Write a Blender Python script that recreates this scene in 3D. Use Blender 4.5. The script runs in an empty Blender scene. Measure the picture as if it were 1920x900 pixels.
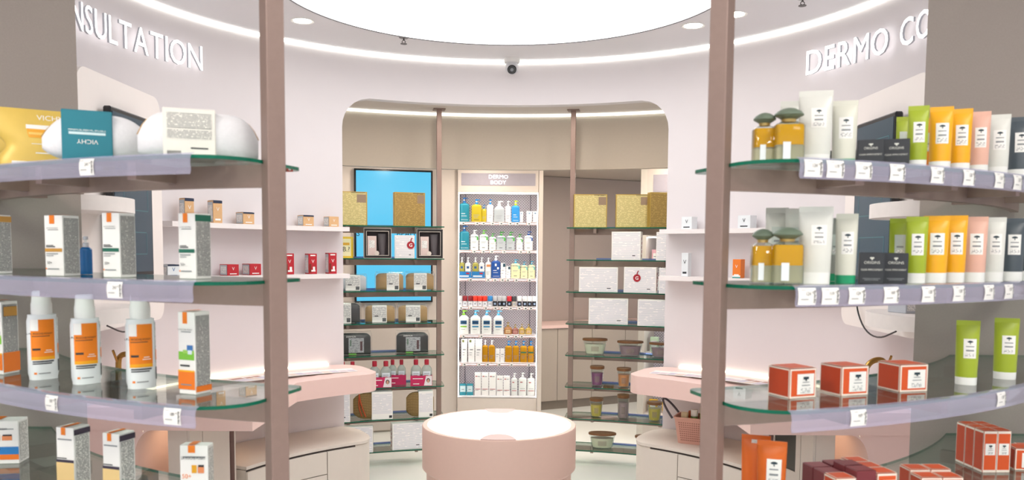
import bpy, bmesh, math, random
from mathutils import Vector, Matrix
random.seed(7)
SC = bpy.context.scene
COL = SC.collection
PI = math.pi
# ------------------------------------------------------------------ camera
F, PITCH, ROLL, PPX, HOR = 1550.0, .0723, .0072, 953.6, 470.0
CAM = Vector((.03, 0, 1.8))
CY = 3.785                                    # centre of the round room
_cp, _sp = math.cos(PITCH), math.sin(PITCH)
FW = Vector((0, _cp, -_sp)); _u0 = Vector((0, _sp, _cp)); _r0 = Vector((1, 0, 0))
RT = _r0*math.cos(ROLL)+_u0*math.sin(ROLL); UP = _u0*math.cos(ROLL)-_r0*math.sin(ROLL)
PPY = HOR+F*math.tan(PITCH)
cd = bpy.data.cameras.new('camera'); cam = bpy.data.objects.new('camera', cd); COL.objects.link(cam)
cd.sensor_width = 36; cd.lens = 36*F/1920
cd.shift_x = (960-PPX)/1920; cd.shift_y = (PPY-450)/1920
cam.matrix_world = Matrix.Translation(CAM) @ Matrix((RT, UP, -FW)).transposed().to_4x4()
SC.camera = cam
cd.dof.use_dof = True; cd.dof.focus_distance = 6.5; cd.dof.aperture_fstop = 5.6
# ------------------------------------------------------------------ world, exposure
SC.view_settings.view_transform = 'Standard'; SC.view_settings.look = 'None'
SC.view_settings.gamma = 1; SC.view_settings.use_curve_mapping = False
SC.view_settings.exposure = 0.13
W = bpy.data.worlds.new('world'); SC.world = W; W.use_nodes = True
W.node_tree.nodes['Background'].inputs[0].default_value = (.92, .90, .93, 1)
W.node_tree.nodes['Background'].inputs[1].default_value = .85

def ray(px, py): return FW+RT*((px-PPX)/F)-UP*((py-PPY)/F)
def on_circle(px, py, R, near=False):
    if near and R < 2.149:                    # stand back from the shelf edge along the line of sight
        p = on_circle(px, py, 2.15, True); d = ray(px, py); n = Vector((p.x, p.y-CY, 0)).normalized()
        k = -(d.x*n.x+d.y*n.y)/math.hypot(d.x, d.y)
        return p+d*((2.15-R)*min(1.25, 1/max(k, .1))/math.hypot(d.x, d.y))
    d = ray(px, py); ox, oy = CAM.x, CAM.y-CY
    a = d.x**2+d.y**2; b = 2*(ox*d.x+oy*d.y); c = ox*ox+oy*oy-R*R
    D = max(b*b-4*a*c, 0)
    return CAM+d*((-b+(-1 if near else 1)*math.sqrt(D))/2/a)
def on_y(px, py, Y): d = ray(px, py); return CAM+d*((Y-CAM.y)/d.y)
def on_z(px, py, z): d = ray(px, py); return CAM+d*((z-CAM.z)/d.z)
def pol(R, deg): a = math.radians(deg); return Vector((R*math.sin(a), CY+R*math.cos(a), 0))
def ang(p): return math.degrees(math.atan2(p.x, p.y-CY))
def to_cam(p, phi=0): return math.atan2(CAM.x-p.x, -(CAM.y-p.y))+math.radians(phi)
# ------------------------------------------------------------------ materials
def lin(h):
    h = h.lstrip('#'); o = []
    for i in (0, 2, 4):
        c = int(h[i:i+2], 16)/255
        o.append(c/12.92 if c <= .04045 else ((c+.055)/1.055)**2.4)
    return (*o, 1)
_M = {}
def C(hexc, rough=.5, metal=0.0, vary=.05, scale=30, bump=0.0, coat=0.0):
    k = (hexc, rough, metal, vary, scale, bump, coat)
    if k in _M: return _M[k]
    m = bpy.data.materials.new('mat_'+hexc.strip('#')); m.use_nodes = True
    nt = m.node_tree; b = nt.nodes['Principled BSDF']
    b.inputs['Roughness'].default_value = rough; b.inputs['Metallic'].default_value = metal
    b.inputs['Coat Weight'].default_value = coat
    tc = nt.nodes.new('ShaderNodeTexCoord'); n = nt.nodes.new('ShaderNodeTexNoise')
    n.inputs['Scale'].default_value = scale; n.inputs['Detail'].default_value = 3
    nt.links.new(tc.outputs['Object'], n.inputs['Vector'])
    mx = nt.nodes.new('ShaderNodeMix'); mx.data_type = 'RGBA'
    c = lin(hexc)
    mx.inputs['A'].default_value = tuple(v*(1-vary) for v in c[:3])+(1,)
    mx.inputs['B'].default_value = tuple(min(1, v*(1+vary)) for v in c[:3])+(1,)
    nt.links.new(n.outputs['Fac'], mx.inputs['Factor']); nt.links.new(mx.outputs['Result'], b.inputs['Base Color'])
    if bump:
        bp = nt.nodes.new('ShaderNodeBump'); bp.inputs['Strength'].default_value = bump; bp.inputs['Distance'].default_value = .002
        nt.links.new(n.outputs['Fac'], bp.inputs['Height']); nt.links.new(bp.outputs['Normal'], b.inputs['Normal'])
    _M[k] = m; return m
def EM(name, hexc, s):
    k = ('em', name, hexc, s)
    if k in _M: return _M[k]
    m = bpy.data.materials.new(name); m.use_nodes = True; nt = m.node_tree
    b = nt.nodes['Principled BSDF']; b.inputs['Base Color'].default_value = (.02, .025, .03, 1) if 'screen' in name else lin(hexc)
    b.inputs['Roughness'].default_value = .25
    b.inputs['Emission Color'].default_value = lin(hexc); b.inputs['Emission Strength'].default_value = s
    _M[k] = m; return m
def GL(name, tint, refl=1.0, body=None, bodyf=0.0, rough=.02):
    """thin clear sheet: transparent + fresnel gloss (+ a little body colour)"""
    k = ('gl', name)
    if k in _M: return _M[k]
    m = bpy.data.materials.new(name); m.use_nodes = True; nt = m.node_tree; nt.nodes.clear()
    out = nt.nodes.new('ShaderNodeOutputMaterial'); tr = nt.nodes.new('ShaderNodeBsdfTransparent'); tr.inputs[0].default_value = lin(tint)
    gl = nt.nodes.new('ShaderNodeBsdfGlossy'); gl.inputs['Roughness'].default_value = rough
    lw = nt.nodes.new('ShaderNodeLayerWeight'); lw.inputs[0].default_value = .5
    pw = nt.nodes.new('ShaderNodeMath'); pw.operation = 'POWER'; pw.inputs[1].default_value = 4.0; nt.links.new(lw.outputs['Facing'], pw.inputs[0])
    fr = nt.nodes.new('ShaderNodeMath'); fr.operation = 'MULTIPLY_ADD'; fr.inputs[1].default_value = .9; fr.inputs[2].default_value = .04; nt.links.new(pw.outputs[0], fr.inputs[0])
    mu = nt.nodes.new('ShaderNodeMath'); mu.operation = 'MULTIPLY'; mu.inputs[1].default_value = refl
    nt.links.new(fr.outputs[0], mu.inputs[0])
    base = tr.outputs[0]
    if body:
        df = nt.nodes.new('ShaderNodeBsdfDiffuse'); df.inputs[0].default_value = lin(body)
        m0 = nt.nodes.new('ShaderNodeMixShader'); m0.inputs[0].default_value = bodyf
        nt.links.new(tr.outputs[0], m0.inputs[1]); nt.links.new(df.outputs[0], m0.inputs[2]); base = m0.outputs[0]
    mx = nt.nodes.new('ShaderNodeMixShader'); nt.links.new(mu.outputs[0], mx.inputs[0])
    nt.links.new(base, mx.inputs[1]); nt.links.new(gl.outputs[0], mx.inputs[2]); nt.links.new(mx.outputs[0], out.inputs[0])
    _M[k] = m; return m
def PRINT(paper, ink, rows=230, words=120, dens=.48, rough=.5, line=.45):
    """printed lines of tiny text: rows along z, words along x and y"""
    k = ('pr', paper, ink, rows, words, dens, line)
    if k in _M: return _M[k]
    m = bpy.data.materials.new('print_'+paper.strip('#')); m.use_nodes = True; nt = m.node_tree
    N = nt.nodes.new; L = nt.links.new; b = nt.nodes['Principled BSDF']; b.inputs['Roughness'].default_value = rough
    tc = N('ShaderNodeTexCoord'); sp = N('ShaderNodeSeparateXYZ'); L(tc.outputs['Object'], sp.inputs[0])
    def math_(op, a, v=None, b_=None):
        n = N('ShaderNodeMath'); n.operation = op; L(a, n.inputs[0])
        if b_ is not None: L(b_, n.inputs[1])
        elif v is not None: n.inputs[1].default_value = v
        return n.outputs[0]
    zr = math_('MULTIPLY', sp.outputs['Z'], rows); fr = math_('FRACT', zr); row = math_('FLOOR', zr)
    on = math_('GREATER_THAN', fr, line)
    xy = math_('ADD', sp.outputs['X'], b_=sp.outputs['Y']); xs = math_('MULTIPLY', xy, words); rs = math_('MULTIPLY', row, 3.7)
    cb = N('ShaderNodeCombineXYZ'); L(xs, cb.inputs[0]); L(rs, cb.inputs[1])
    nz = N('ShaderNodeTexNoise'); nz.inputs['Scale'].default_value = 1.0; nz.inputs['Detail'].default_value = 3; L(cb.outputs[0], nz.inputs['Vector'])
    w = math_('GREATER_THAN', nz.outputs['Fac'], dens); f = math_('MULTIPLY', on, b_=w)
    mx = N('ShaderNodeMix'); mx.data_type = 'RGBA'; mx.inputs['A'].default_value = lin(paper); mx.inputs['B'].default_value = lin(ink)
    L(f, mx.inputs['Factor']); L(mx.outputs['Result'], b.inputs['Base Color'])
    _M[k] = m; return m
def DOTS():
    if 'dots' in _M: return _M['dots']
    m = bpy.data.materials.new('perforated_metal'); m.use_nodes = True; nt = m.node_tree
    N = nt.nodes.new; L = nt.links.new; b = nt.nodes['Principled BSDF']; b.inputs['Roughness'].default_value = .5
    tc = N('ShaderNodeTexCoord'); mp = N('ShaderNodeMapping'); L(tc.outputs['Object'], mp.inputs[0])
    mp.inputs['Rotation'].default_value = (0, math.radians(45), 0); mp.inputs['Scale'].default_value = (52, 52, 52)
    fr = N('ShaderNodeVectorMath'); fr.operation = 'FRACTION'; L(mp.outputs[0], fr.inputs[0])
    sb = N('ShaderNodeVectorMath'); sb.operation = 'SUBTRACT'; sb.inputs[1].default_value = (.5, .5, .5); L(fr.outputs[0], sb.inputs[0])
    ml = N('ShaderNodeVectorMath'); ml.operation = 'MULTIPLY'; ml.inputs[1].default_value = (1, 0, 1); L(sb.outputs[0], ml.inputs[0])
    ln = N('ShaderNodeVectorMath'); ln.operation = 'LENGTH'; L(ml.outputs[0], ln.inputs[0])
    lt = N('ShaderNodeMath'); lt.operation = 'LESS_THAN'; lt.inputs[1].default_value = .27; L(ln.outputs['Value'], lt.inputs[0])
    mx = N('ShaderNodeMix'); mx.data_type = 'RGBA'; mx.inputs['A'].default_value = lin('#e6dfe4'); mx.inputs['B'].default_value = lin('#8d8390')
    L(lt.outputs[0], mx.inputs['Factor']); L(mx.outputs['Result'], b.inputs['Base Color'])
    _M['dots'] = m; return m
def WEAVE():
    if 'weave' in _M: return _M['weave']
    m = bpy.data.materials.new('woven_straw'); m.use_nodes = True; nt = m.node_tree
    N = nt.nodes.new; L = nt.links.new; b = nt.nodes['Principled BSDF']; b.inputs['Roughness'].default_value = .8
    tc = N('ShaderNodeTexCoord'); ck = N('ShaderNodeTexBrick'); L(tc.outputs['Object'], ck.inputs['Vector'])
    mp = N('ShaderNodeMapping'); mp.inputs['Rotation'].default_value = (PI/2, 0, 0); L(tc.outputs['Object'], mp.inputs[0]); L(mp.outputs[0], ck.inputs['Vector'])
    ck.inputs['Color1'].default_value = lin('#e6c98a'); ck.inputs['Color2'].default_value = lin('#dcbb76'); ck.inputs['Mortar'].default_value = lin('#6a4f28')
    ck.inputs['Scale'].default_value = 45; ck.inputs['Mortar Size'].default_value = .09
    L(ck.outputs['Color'], b.inputs['Base Color'])
    bp = N('ShaderNodeBump'); bp.inputs['Distance'].default_value = .002; L(ck.outputs['Fac'], bp.inputs['Height']); bp.invert = True; L(bp.outputs[0], b.inputs['Normal'])
    _M['weave'] = m; return m

WHITE_WALL = C('#e0dadc', .55, vary=.015, scale=8); GREY_WALL = C('#a79c95', .75, vary=.06, scale=160, bump=.15)
BEIGE = C('#d9cdc4', .5, vary=.02); BEIGE2 = C('#bdb3a6', .6, vary=.03, scale=60); PINK = C('#eccdc6', .35, vary=.015); TABLE_PINK = C('#ecc9bb', .4, vary=.02, scale=60)
POST = C('#937c74', .42, .2, vary=.08, scale=60); CREAM = C('#ddd5cc', .5, vary=.02)
GLASS = GL('shelf_glass', '#e9f3ef', 1.0); EDGE = GL('glass_edge_green', '#1f9c7d', .8, '#0c7a5f', .55)
RAIL = GL('clear_plastic_rail', '#f4f4fc', .8, '#d9d7ee', .22, .08)
CLEAR = GL('clear_glass', '#f2f6f4', 1.3); FILM = GL('clear_film', '#fbfbfb', .45, '#ffffff', .03, .12)
WHITE = C('#f1f1ef', .4, vary=.01); PAPER = C('#f4f3f0', .55, vary=.01); BLACK = C('#222226', .4); DARK = C('#17181c', .25)
INK = C('#2b2f33', .6); GREYINK = C('#8b8f93', .6); GOLD = C('#b08a4a', .3, .9); ORANGE = C('#f08019', .45); GREENB = C('#1d6a55', .45)
FINE = PRINT('#e9e7e2', '#55575a', 330, 330, .46); FINE2 = PRINT('#f3f2ef', '#8d9094', 300, 260, .5)
# ------------------------------------------------------------------ mesh builder
class MB:
    def __init__(s): s.v = []; s.f = []; s.m = []; s.mats = []
    def mi(s, m):
        if m not in s.mats: s.mats.append(m)
        return s.mats.index(m)
    def add(s, vs, fs, m, M=None):
        o = len(s.v); i = s.mi(m)
        s.v += [tuple(M @ Vector(v)) if M else tuple(v) for v in vs]
        for f in fs: s.f.append([o+k for k in f]); s.m.append(i)
        return s
    def box(s, x0, y0, z0, x1, y1, z1, m, M=None, bev=0):
        if bev:
            b = bev; P = []
            for z, q in ((z0, b), (z0+b, 0), (z1-b, 0), (z1, b)):
                P.append([(x0+q+b*(q == 0), y0+q, z), (x1-q-b*(q == 0), y0+q, z), (x1-q, y0+q+b*(q == 0), z), (x1-q, y1-q-b*(q == 0), z),
                          (x1-q-b*(q == 0), y1-q, z), (x0+q+b*(q == 0), y1-q, z), (x0+q, y1-q-b*(q == 0), z), (x0+q, y0+q+b*(q == 0), z)])
            return s.rings(P, m, M=M)
        vs = [(x, y, z) for z in (z0, z1) for y in (y0, y1) for x in (x0, x1)]
        return s.add(vs, [(0, 2, 3, 1), (4, 5, 7, 6), (0, 1, 5, 4), (2, 6, 7, 3), (0, 4, 6, 2), (1, 3, 7, 5)], m, M)
    def rings(s, R, m, cap0=True, cap1=True, close=True, M=None):
        n = len(R[0]); vs = [p for r in R for p in r]; fs = []
        for i in range(len(R)-1):
            for j in range(n if close else n-1):
                k = (j+1) % n; fs.append((i*n+j, i*n+k, (i+1)*n+k, (i+1)*n+j))
        if cap0: fs.append(tuple(range(n-1, -1, -1)))
        if cap1: fs.append(tuple((len(R)-1)*n+j for j in range(n)))
        return s.add(vs, fs, m, M)
    def lathe(s, prof, m, seg=24, c=(0, 0), cap0=True, cap1=True, M=None, sy=1.0):
        R = [[(c[0]+r*math.cos(2*PI*j/seg), c[1]+sy*r*math.sin(2*PI*j/seg), z) for j in range(seg)] for r, z in prof]
        return s.rings(R, m, cap0, cap1, M=M)
    def loft(s, prof, zs, m, seg=28, cap0=True, cap1=True):
        R = []
        for z in zs:
            a, b, n = prof(z); r = []
            for j in range(seg):
                t = 2*PI*j/seg; c, q = math.cos(t), math.sin(t)
                r.append((a*math.copysign(abs(c)**(2/n), c), b*math.copysign(abs(q)**(2/n), q), z))
            R.append(r)
        return s.rings(R, m, cap0, cap1)
    def patch(s, prof, x0, x1, z0, z1, m, off=.0007, nx=8, nz=6, back=False):
        """a print patch that follows the front (-y) of a lofted body; x as share of the half width"""
        vs = []; fs = []
        for i in range(nz+1):
            z = z0+(z1-z0)*i/nz; a, b, n = prof(z)
            for j in range(nx+1):
                u = x0+(x1-x0)*j/nx; y = b*(max(0, 1-abs(u)**n))**(1/n)+off
                vs.append((u*a, y if back else -y, z))
        for i in range(nz):
            for j in range(nx):
                k = i*(nx+1)+j; fs.append((k, k+1, k+nx+2, k+nx+1))
        return s.add(vs, fs, m)
    def stick(s, prof, T, m, cx, cz, off=.0012):
        vs, fs = T; o = []
        for x, z in vs:
            a, b, n = prof(cz+z); u = min(1, abs((cx+x)/a)); o.append((cx+x, -(b*(max(0, 1-u**n))**(1/n)+off), cz+z))
        return s.add(o, fs, m)
    def arc(s, R0, R1, a0, a1, z0, z1, m, n=24, medge=None):
        """solid band between two radii about the room centre"""
        P = []
        for i in range(n+1):
            a = a0+(a1-a0)*i/n; p, q = pol(R0, a), pol(R1, a)
            P.append([(p.x, p.y, z0), (q.x, q.y, z0), (q.x, q.y, z1), (p.x, p.y, z1)])
        return s.rings(P, m)
    def prism(s, pts, z0, z1, m, mside=None):
        n = len(pts); vs = [(x, y, z0) for x, y in pts]+[(x, y, z1) for x, y in pts]
        s.add(vs, [tuple(range(n-1, -1, -1)), tuple(range(n, 2*n))], m)
        return s.add(vs, [(i, (i+1) % n, n+(i+1) % n, n+i) for i in range(n)], mside or m)
    def tube(s, pts, r, m, seg=10, M=None):
        pts = [Vector(p) for p in pts]; R = []
        if not isinstance(r, (list, tuple)) and 3 <= len(pts) < 9:
            for _ in range(2):
                q = [pts[0]]
                for a, c in zip(pts[:-1], pts[1:]): q += [a*.75+c*.25, a*.25+c*.75]
                pts = q+[pts[-1]]
        rr = r if isinstance(r, (list, tuple)) else [r]*len(pts)
        for i, p in enumerate(pts):
            t = (pts[min(i+1, len(pts)-1)]-pts[max(i-1, 0)]).normalized()
            u = t.cross(Vector((0, 0, 1))) if abs(t.z) < .95 else t.cross(Vector((0, 1, 0)))
            u.normalize(); w = t.cross(u)
            R.append([tuple(p+u*rr[i]*math.cos(2*PI*j/seg)+w*rr[i]*math.sin(2*PI*j/seg)) for j in range(seg)])
        return s.rings(R, m, M=M)
    def build(s, name, parent=None, loc=None, rot=0, origin=None, weld=False):
        me = bpy.data.meshes.new(name)
        vs = s.v
        if origin is not None:
            o = Vector(origin); vs = [tuple(Vector(v)-o) for v in vs]
        me.from_pydata(vs, [], s.f); me.update()
        for m in s.mats: me.materials.append(m)
        me.polygons.foreach_set('material_index', s.m)
        bm = bmesh.new(); bm.from_mesh(me)
        if weld: bmesh.ops.remove_doubles(bm, verts=bm.verts, dist=1e-5)
        bmesh.ops.recalc_face_normals(bm, faces=bm.faces); bm.to_mesh(me); bm.free()
        me.polygons.foreach_set('use_smooth', [True]*len(me.polygons)); me.set_sharp_from_angle(angle=.55)
        ob = bpy.data.objects.new(name, me); COL.objects.link(ob)
        if origin is not None: ob.location = origin
        if loc is not None: ob.location = loc
        ob.rotation_euler.z = rot
        if parent: ob.parent = parent
        return ob
def tag(o, label, cat, group=None):
    o['label'] = label; o['category'] = cat
    if group: o['group'] = group
    return o
def struct(o, label=None, cat=None):
    o['kind'] = 'structure'
    if label: o['label'] = label; o['category'] = cat or 'wall'
    return o
def thing(name, label, cat, loc=(0, 0, 0), rot=0, group=None):
    o = bpy.data.objects.new(name, None); COL.objects.link(o); o.location = loc; o.rotation_euler.z = rot; o.empty_display_size = .05
    return tag(o, label, cat, group)
def kids(o): return [c for c in bpy.data.objects if c.parent == o]
def dup(root, loc, rot, label=None, group=None, scale=None):
    r = root.copy(); COL.objects.link(r); r.location = loc; r.rotation_euler.z = rot
    if label: r['label'] = label
    if group: r['group'] = group
    if scale: r.scale = scale
    for ch in KIDS.get(root.name) or kids(root):
        c = ch.copy(); COL.objects.link(c); c.parent = r
        for g in kids(ch): d = g.copy(); COL.objects.link(d); d.parent = c
    return r
KIDS = {}
# ------------------------------------------------------------------ lettering
_T = {}
def text(s, h, sx=1.0, bold=0.0, extr=0.0):
    """flat glyph outlines centred on 0,0: cap height h"""
    k = (s, round(h, 5), sx, bold, extr)
    if k in _T: return _T[k]
    cu = bpy.data.curves.new('lettering', 'FONT'); cu.body = s; cu.size = 1; cu.offset = bold; cu.resolution_u = 3
    ob = bpy.data.objects.new('lettering', cu); COL.objects.link(ob)
    dg = bpy.context.evaluated_depsgraph_get(); dg.update()
    me = bpy.data.meshes.new_from_object(ob.evaluated_get(dg))
    V = [(v.co.x, v.co.y) for v in me.vertices]; Fc = [tuple(p.vertices) for p in me.polygons]
    bpy.data.objects.remove(ob); bpy.data.curves.remove(cu); bpy.data.meshes.remove(me)
    if not V: return ([], [])
    if s == 'M':
        t = .092+2*bold; V = [(0, 0), (0, .69), (t*.95, .69), (.322, .40), (.645-t*.95, .69), (.645, .69), (.645, 0), (.645-t, 0), (.645-t, .53), (.335, .245), (.31, .245), (t, .53), (t, 0)]; Fc = [tuple(range(12, -1, -1))]
    ys = [v[1] for v in V]; xs = [v[0] for v in V]
    k0 = h/(max(ys)-min(ys)); cx = (max(xs)+min(xs))/2; cy = (max(ys)+min(ys))/2
    _T[k] = ([((x-cx)*k0*sx, (y-cy)*k0) for x, y in V], Fc)
    return _T[k]
def flat(mb, T, m, c, ux, uz):
    """put glyphs on a plane: c centre, ux and uz directions"""
    c, ux, uz = Vector(c), Vector(ux), Vector(uz)
    return mb.add([tuple(c+ux*x+uz*z) for x, z in T[0]], T[1], m)
# ================================================================== THE SETTING
H = 3.1
b = MB(); b.box(-7, -6, -.1, 7, 13, 0, C('#e9ebe6', .18, vary=.02, scale=2)); struct(b.build('floor'))
b = MB(); b.box(-7, -6, H, 7, 5.9, H+.1, C('#e4e2e6', .6, vary=.01)); struct(b.build('ceiling'))
# round wall with a wide round-cornered opening
RW, OA, ZO, RC = 2.0, 32.25, 2.80, .20
def z_open(a):
    d = (OA-abs(a))*PI/180*RW
    if d >= RC: return ZO
    return ZO-RC+math.sqrt(max(0, RC*RC-(RC-d)**2))
b = MB()
degs = [-117+i*2 for i in range(int((117-OA)/2)+1)]
degs = [a for a in degs if a < -OA-.5]+[-OA]+[-OA+.15*i*i for i in range(1, 7)]
degs += [-26+i for i in range(0, 27)]; degs = sorted(set(degs)); degs = sorted(set(degs+[-d for d in degs]))
for r0, sgn in ((RW, 1), (RW+.08, -1)):
    for a0, a1 in zip(degs[:-1], degs[1:]):
        p, q = pol(r0, a0), pol(r0, a1)
        ins = abs((a0+a1)/2) < OA
        lo = [z_open(a0), z_open(a1)] if ins else [0, 0]
        zs = [0, 1] if ins else [0, (ZO-RC)/H, 1]
        for t0, t1 in zip(zs[:-1], zs[1:]):
            b.add([(p.x, p.y, lo[0]+(H-lo[0])*t0), (q.x, q.y, lo[1]+(H-lo[1])*t0), (q.x, q.y, lo[1]+(H-lo[1])*t1), (p.x, p.y, lo[0]+(H-lo[0])*t1)], [(0, 1, 2, 3)], WHITE_WALL)
ed = [a for a in degs if abs(a) <= OA]
for a0, a1 in zip(ed[:-1], ed[1:]):
    P = [pol(RW, a0), pol(RW, a1), pol(RW+.08, a1), pol(RW+.08, a0)]; zz = [z_open(a0), z_open(a1), z_open(a1), z_open(a0)]
    b.add([(p.x, p.y, z) for p, z in zip(P, zz)], [(0, 1, 2, 3)], WHITE_WALL)
for a in (-OA, OA):
    p, q = pol(RW, a), pol(RW+.08, a); b.add([(p.x, p.y, 0), (q.x, q.y, 0), (q.x, q.y, ZO-RC), (p.x, p.y, ZO-RC)], [(0, 1, 2, 3)], WHITE_WALL)
me = b.build('wall_round', weld=True); struct(me)
for s, nm in ((-1, 'left'), (1, 'right')):
    b = MB(); pts = [(s*1.386, 2.75), (s*3.6, 2.75), (s*3.6, 2.9), (s*1.5, 2.9)]; b.prism(pts if s > 0 else pts[::-1], 0, H, GREY_WALL); struct(b.build('wall_'+nm))
# space behind the opening
b = MB(); b.arc(RW+.08, 3.47, -50, 50, 2.97, 3.07, C('#d5cbc6', .6, vary=.01), 40); struct(b.build('ceiling_inner'))
b = MB(); b.arc(3.45, 3.52, -50, 50, 2.5, 2.97, BEIGE2, 40); struct(b.build('wall_bulkhead'))
b = MB(); b.arc(3.5, 7.2, -50, 50, 2.68, 2.74, BEIGE2, 40); struct(b.build('ceiling_recess'))
RB = 4.45
CX0, CX1 = on_y(858, 500, 8.15).x, on_y(1017, 500, 8.15).x
aL = math.degrees(math.asin(CX0/RB)); aR = ang(on_circle(1208, 500, RB))
wb = thing('wall_back', '', ''); del wb['label']; del wb['category']; wb['kind'] = 'structure'
for i, (a0, a1) in enumerate(((-58, -42), (-41.9, -26), (-25.93, aL-.1))):
    b = MB(); b.arc(RB, RB+.05, a0, a1, .02, 2.675, BEIGE, 14); b.build('wall_panel', wb)
b = MB(); b.arc(RB+.02, RB+.05, -58, aL, 0, .06, BEIGE2, 14); struct(b.build('baseboard_back'))
# LED lines
LED = EM('led_white', '#f4f6ee', 2.6); LEDW = EM('led_warm', '#ffe9c4', 11.0)
def led(name, label, R0, R1, a0, a1, z0, z1, m, n=60):
    b = MB(); b.arc(R0, R1, a0, a1, z0, z1, m, n); p = pol((R0+R1)/2, (a0+a1)/2); return tag(b.build(name, origin=(p.x, p.y, z0)), label, 'light strip')
led('led_strip', 'thin white LED line where the round wall meets the ceiling', 1.98, 1.998, -117, 117, H-.018, H-.002, LED, 120)
led('led_strip', 'thin white LED line above the beige bulkhead behind the opening', 3.43, 3.449, -48, 48, 2.95, 2.968, LED)
# luminous ceiling disc
t = thing('ceiling_disc_light', 'large round luminous ceiling panel with thin dark rim', 'ceiling light', (0, 4.16, H))
b = MB(); b.lathe([(1.13, -.012), (1.13, -.001)], EM('disc_glow', '#ffffff', 3.0), 96); b.build('diffuser', t)
b = MB(); b.lathe([(1.131, -.016), (1.137, -.016), (1.137, -.001), (1.131, -.001), (1.131, -.016)], C('#4a4648', .5), 96, cap0=False, cap1=False); b.build('rim', t)
# downlights, sprinklers, camera
def downlight(px, py, label):
    p = on_z(px, py, H); t = thing('downlight', label, 'ceiling light', (p.x, p.y, H), 0, 'recessed downlights')
    b = MB(); b.lathe([(.052, -.001), (.066, -.004), (.068, -.001)], WHITE, 28, cap0=False, cap1=False); b.build('trim_ring', t)
    b = MB(); b.lathe([(.05, -.003), (.05, -.001)], EM('downlight_glow', '#fff6ea', 14), 28); b.build('lamp', t)
downlight(567, 39, 'recessed round downlight with white trim in the ceiling around the luminous disc')
downlight(1300, 48, 'recessed round downlight with white trim in the ceiling around the luminous disc')
downlight(1378, 27, 'recessed round downlight with white trim in the ceiling around the luminous disc')
for px, py in ((757, 70), (1505, -4)):
    p = on_z(px, py, H); t = thing('sprinkler', 'small chrome sprinkler head hanging from the ceiling', 'sprinkler', (p.x, p.y, H), 0, 'ceiling sprinklers')
    b = MB(); b.lathe([(.03, -.001), (.026, -.006), (.008, -.008)], C('#8a8686', .3, .8), 20); b.build('flange', t)
    b = MB(); b.lathe([(.005, -.007), (.005, -.02)], C('#6a6666', .3, .8), 10)
    for s in (-1, 1): b.tube([(s*.004, 0, -.018), (s*.012, 0, -.027), (s*.004, 0, -.037)], .0022, C('#55504f', .3, .8), 6)
    b.build('frame', t)
    b = MB(); b.lathe([(.02, -.041), (.02, -.038)], C('#55504f', .3, .8), 18); b.build('deflector', t)
p = on_circle(960, 104, 1.93); t = thing('security_camera', 'white dome security camera with black lens over the opening', 'camera', (p.x, p.y, H))
b = MB(); b.lathe([(.055, 0), (.055, -.02), (.05, -.03)], WHITE, 28); b.build('mount', t)
b = MB(); b.lathe([(.038, -.03), (.044, -.05), (.045, -.068), (.038, -.09), (.02, -.104), (.004, -.108)], C('#d9d9dc', .35), 28); b.build('housing', t)
ld = MB(); Mx = Matrix.Translation((0, -.03, -.078)) @ Matrix.Rotation(math.radians(118), 4, 'X')
ld.lathe([(.03, 0), (.031, .008), (.026, .012)], DARK, 24, M=Mx); ld.lathe([(.012, .0125), (.011, .015)], C('#777a80', .15), 16, M=Mx); ld.build('lens', t)
# unseen ceiling panels added over the aisle to light the near shelf fronts
for i, (x, y) in enumerate(((-1.5, .5), (1.5, .5), (-1.5, -1.6), (1.5, -1.6), (0, -.6))):
    t = thing('aisle_fill_panel', 'added square fill light panel over the shop aisle', 'ceiling light', (x, y, H), 0, 'added aisle fill panels')
    b = MB(); b.box(-.3, -.3, -.01, .3, .3, -.001, EM('fill_panel_glow', '#fff8f0', 24.0)); b.build('diffuser', t)
    b = MB()
    for a in range(4): b.box(-.32, -.32, -.014, .32, -.3, -.001, WHITE, Matrix.Rotation(a*PI/2, 4, 'Z'))
    b.build('frame', t)
for a, Rq, zq in [(q, 2.6, 2.97) for q in (-27, -9, 9, 27)]+[(q, 3.95, 2.68) for q in (-26, -15, -3, 9, 22)]+[(8, 4.62, 2.679), (14.5, 4.62, 2.679)]:  # unseen downlights added to brighten the space behind the opening
    p = pol(Rq, a); t = thing('downlight', 'added round fill downlight in the ceiling behind the opening' if zq > 2.8 else 'added round fill downlight in the low ceiling behind the bulkhead', 'ceiling light', (p.x, p.y, zq), 0, 'added inner fill downlights')
    b = MB(); b.lathe([(.052, -.001), (.066, -.004), (.068, -.001)], WHITE, 28, cap0=False, cap1=False); b.build('trim_ring', t)
    b = MB(); b.lathe([(.05, -.003), (.05, -.001)], EM('inner_fill_glow', '#fff3e4', 260 if zq > 2.8 else 240 if zq > 2.6795 else 620), 28); b.build('lamp', t)
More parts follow.
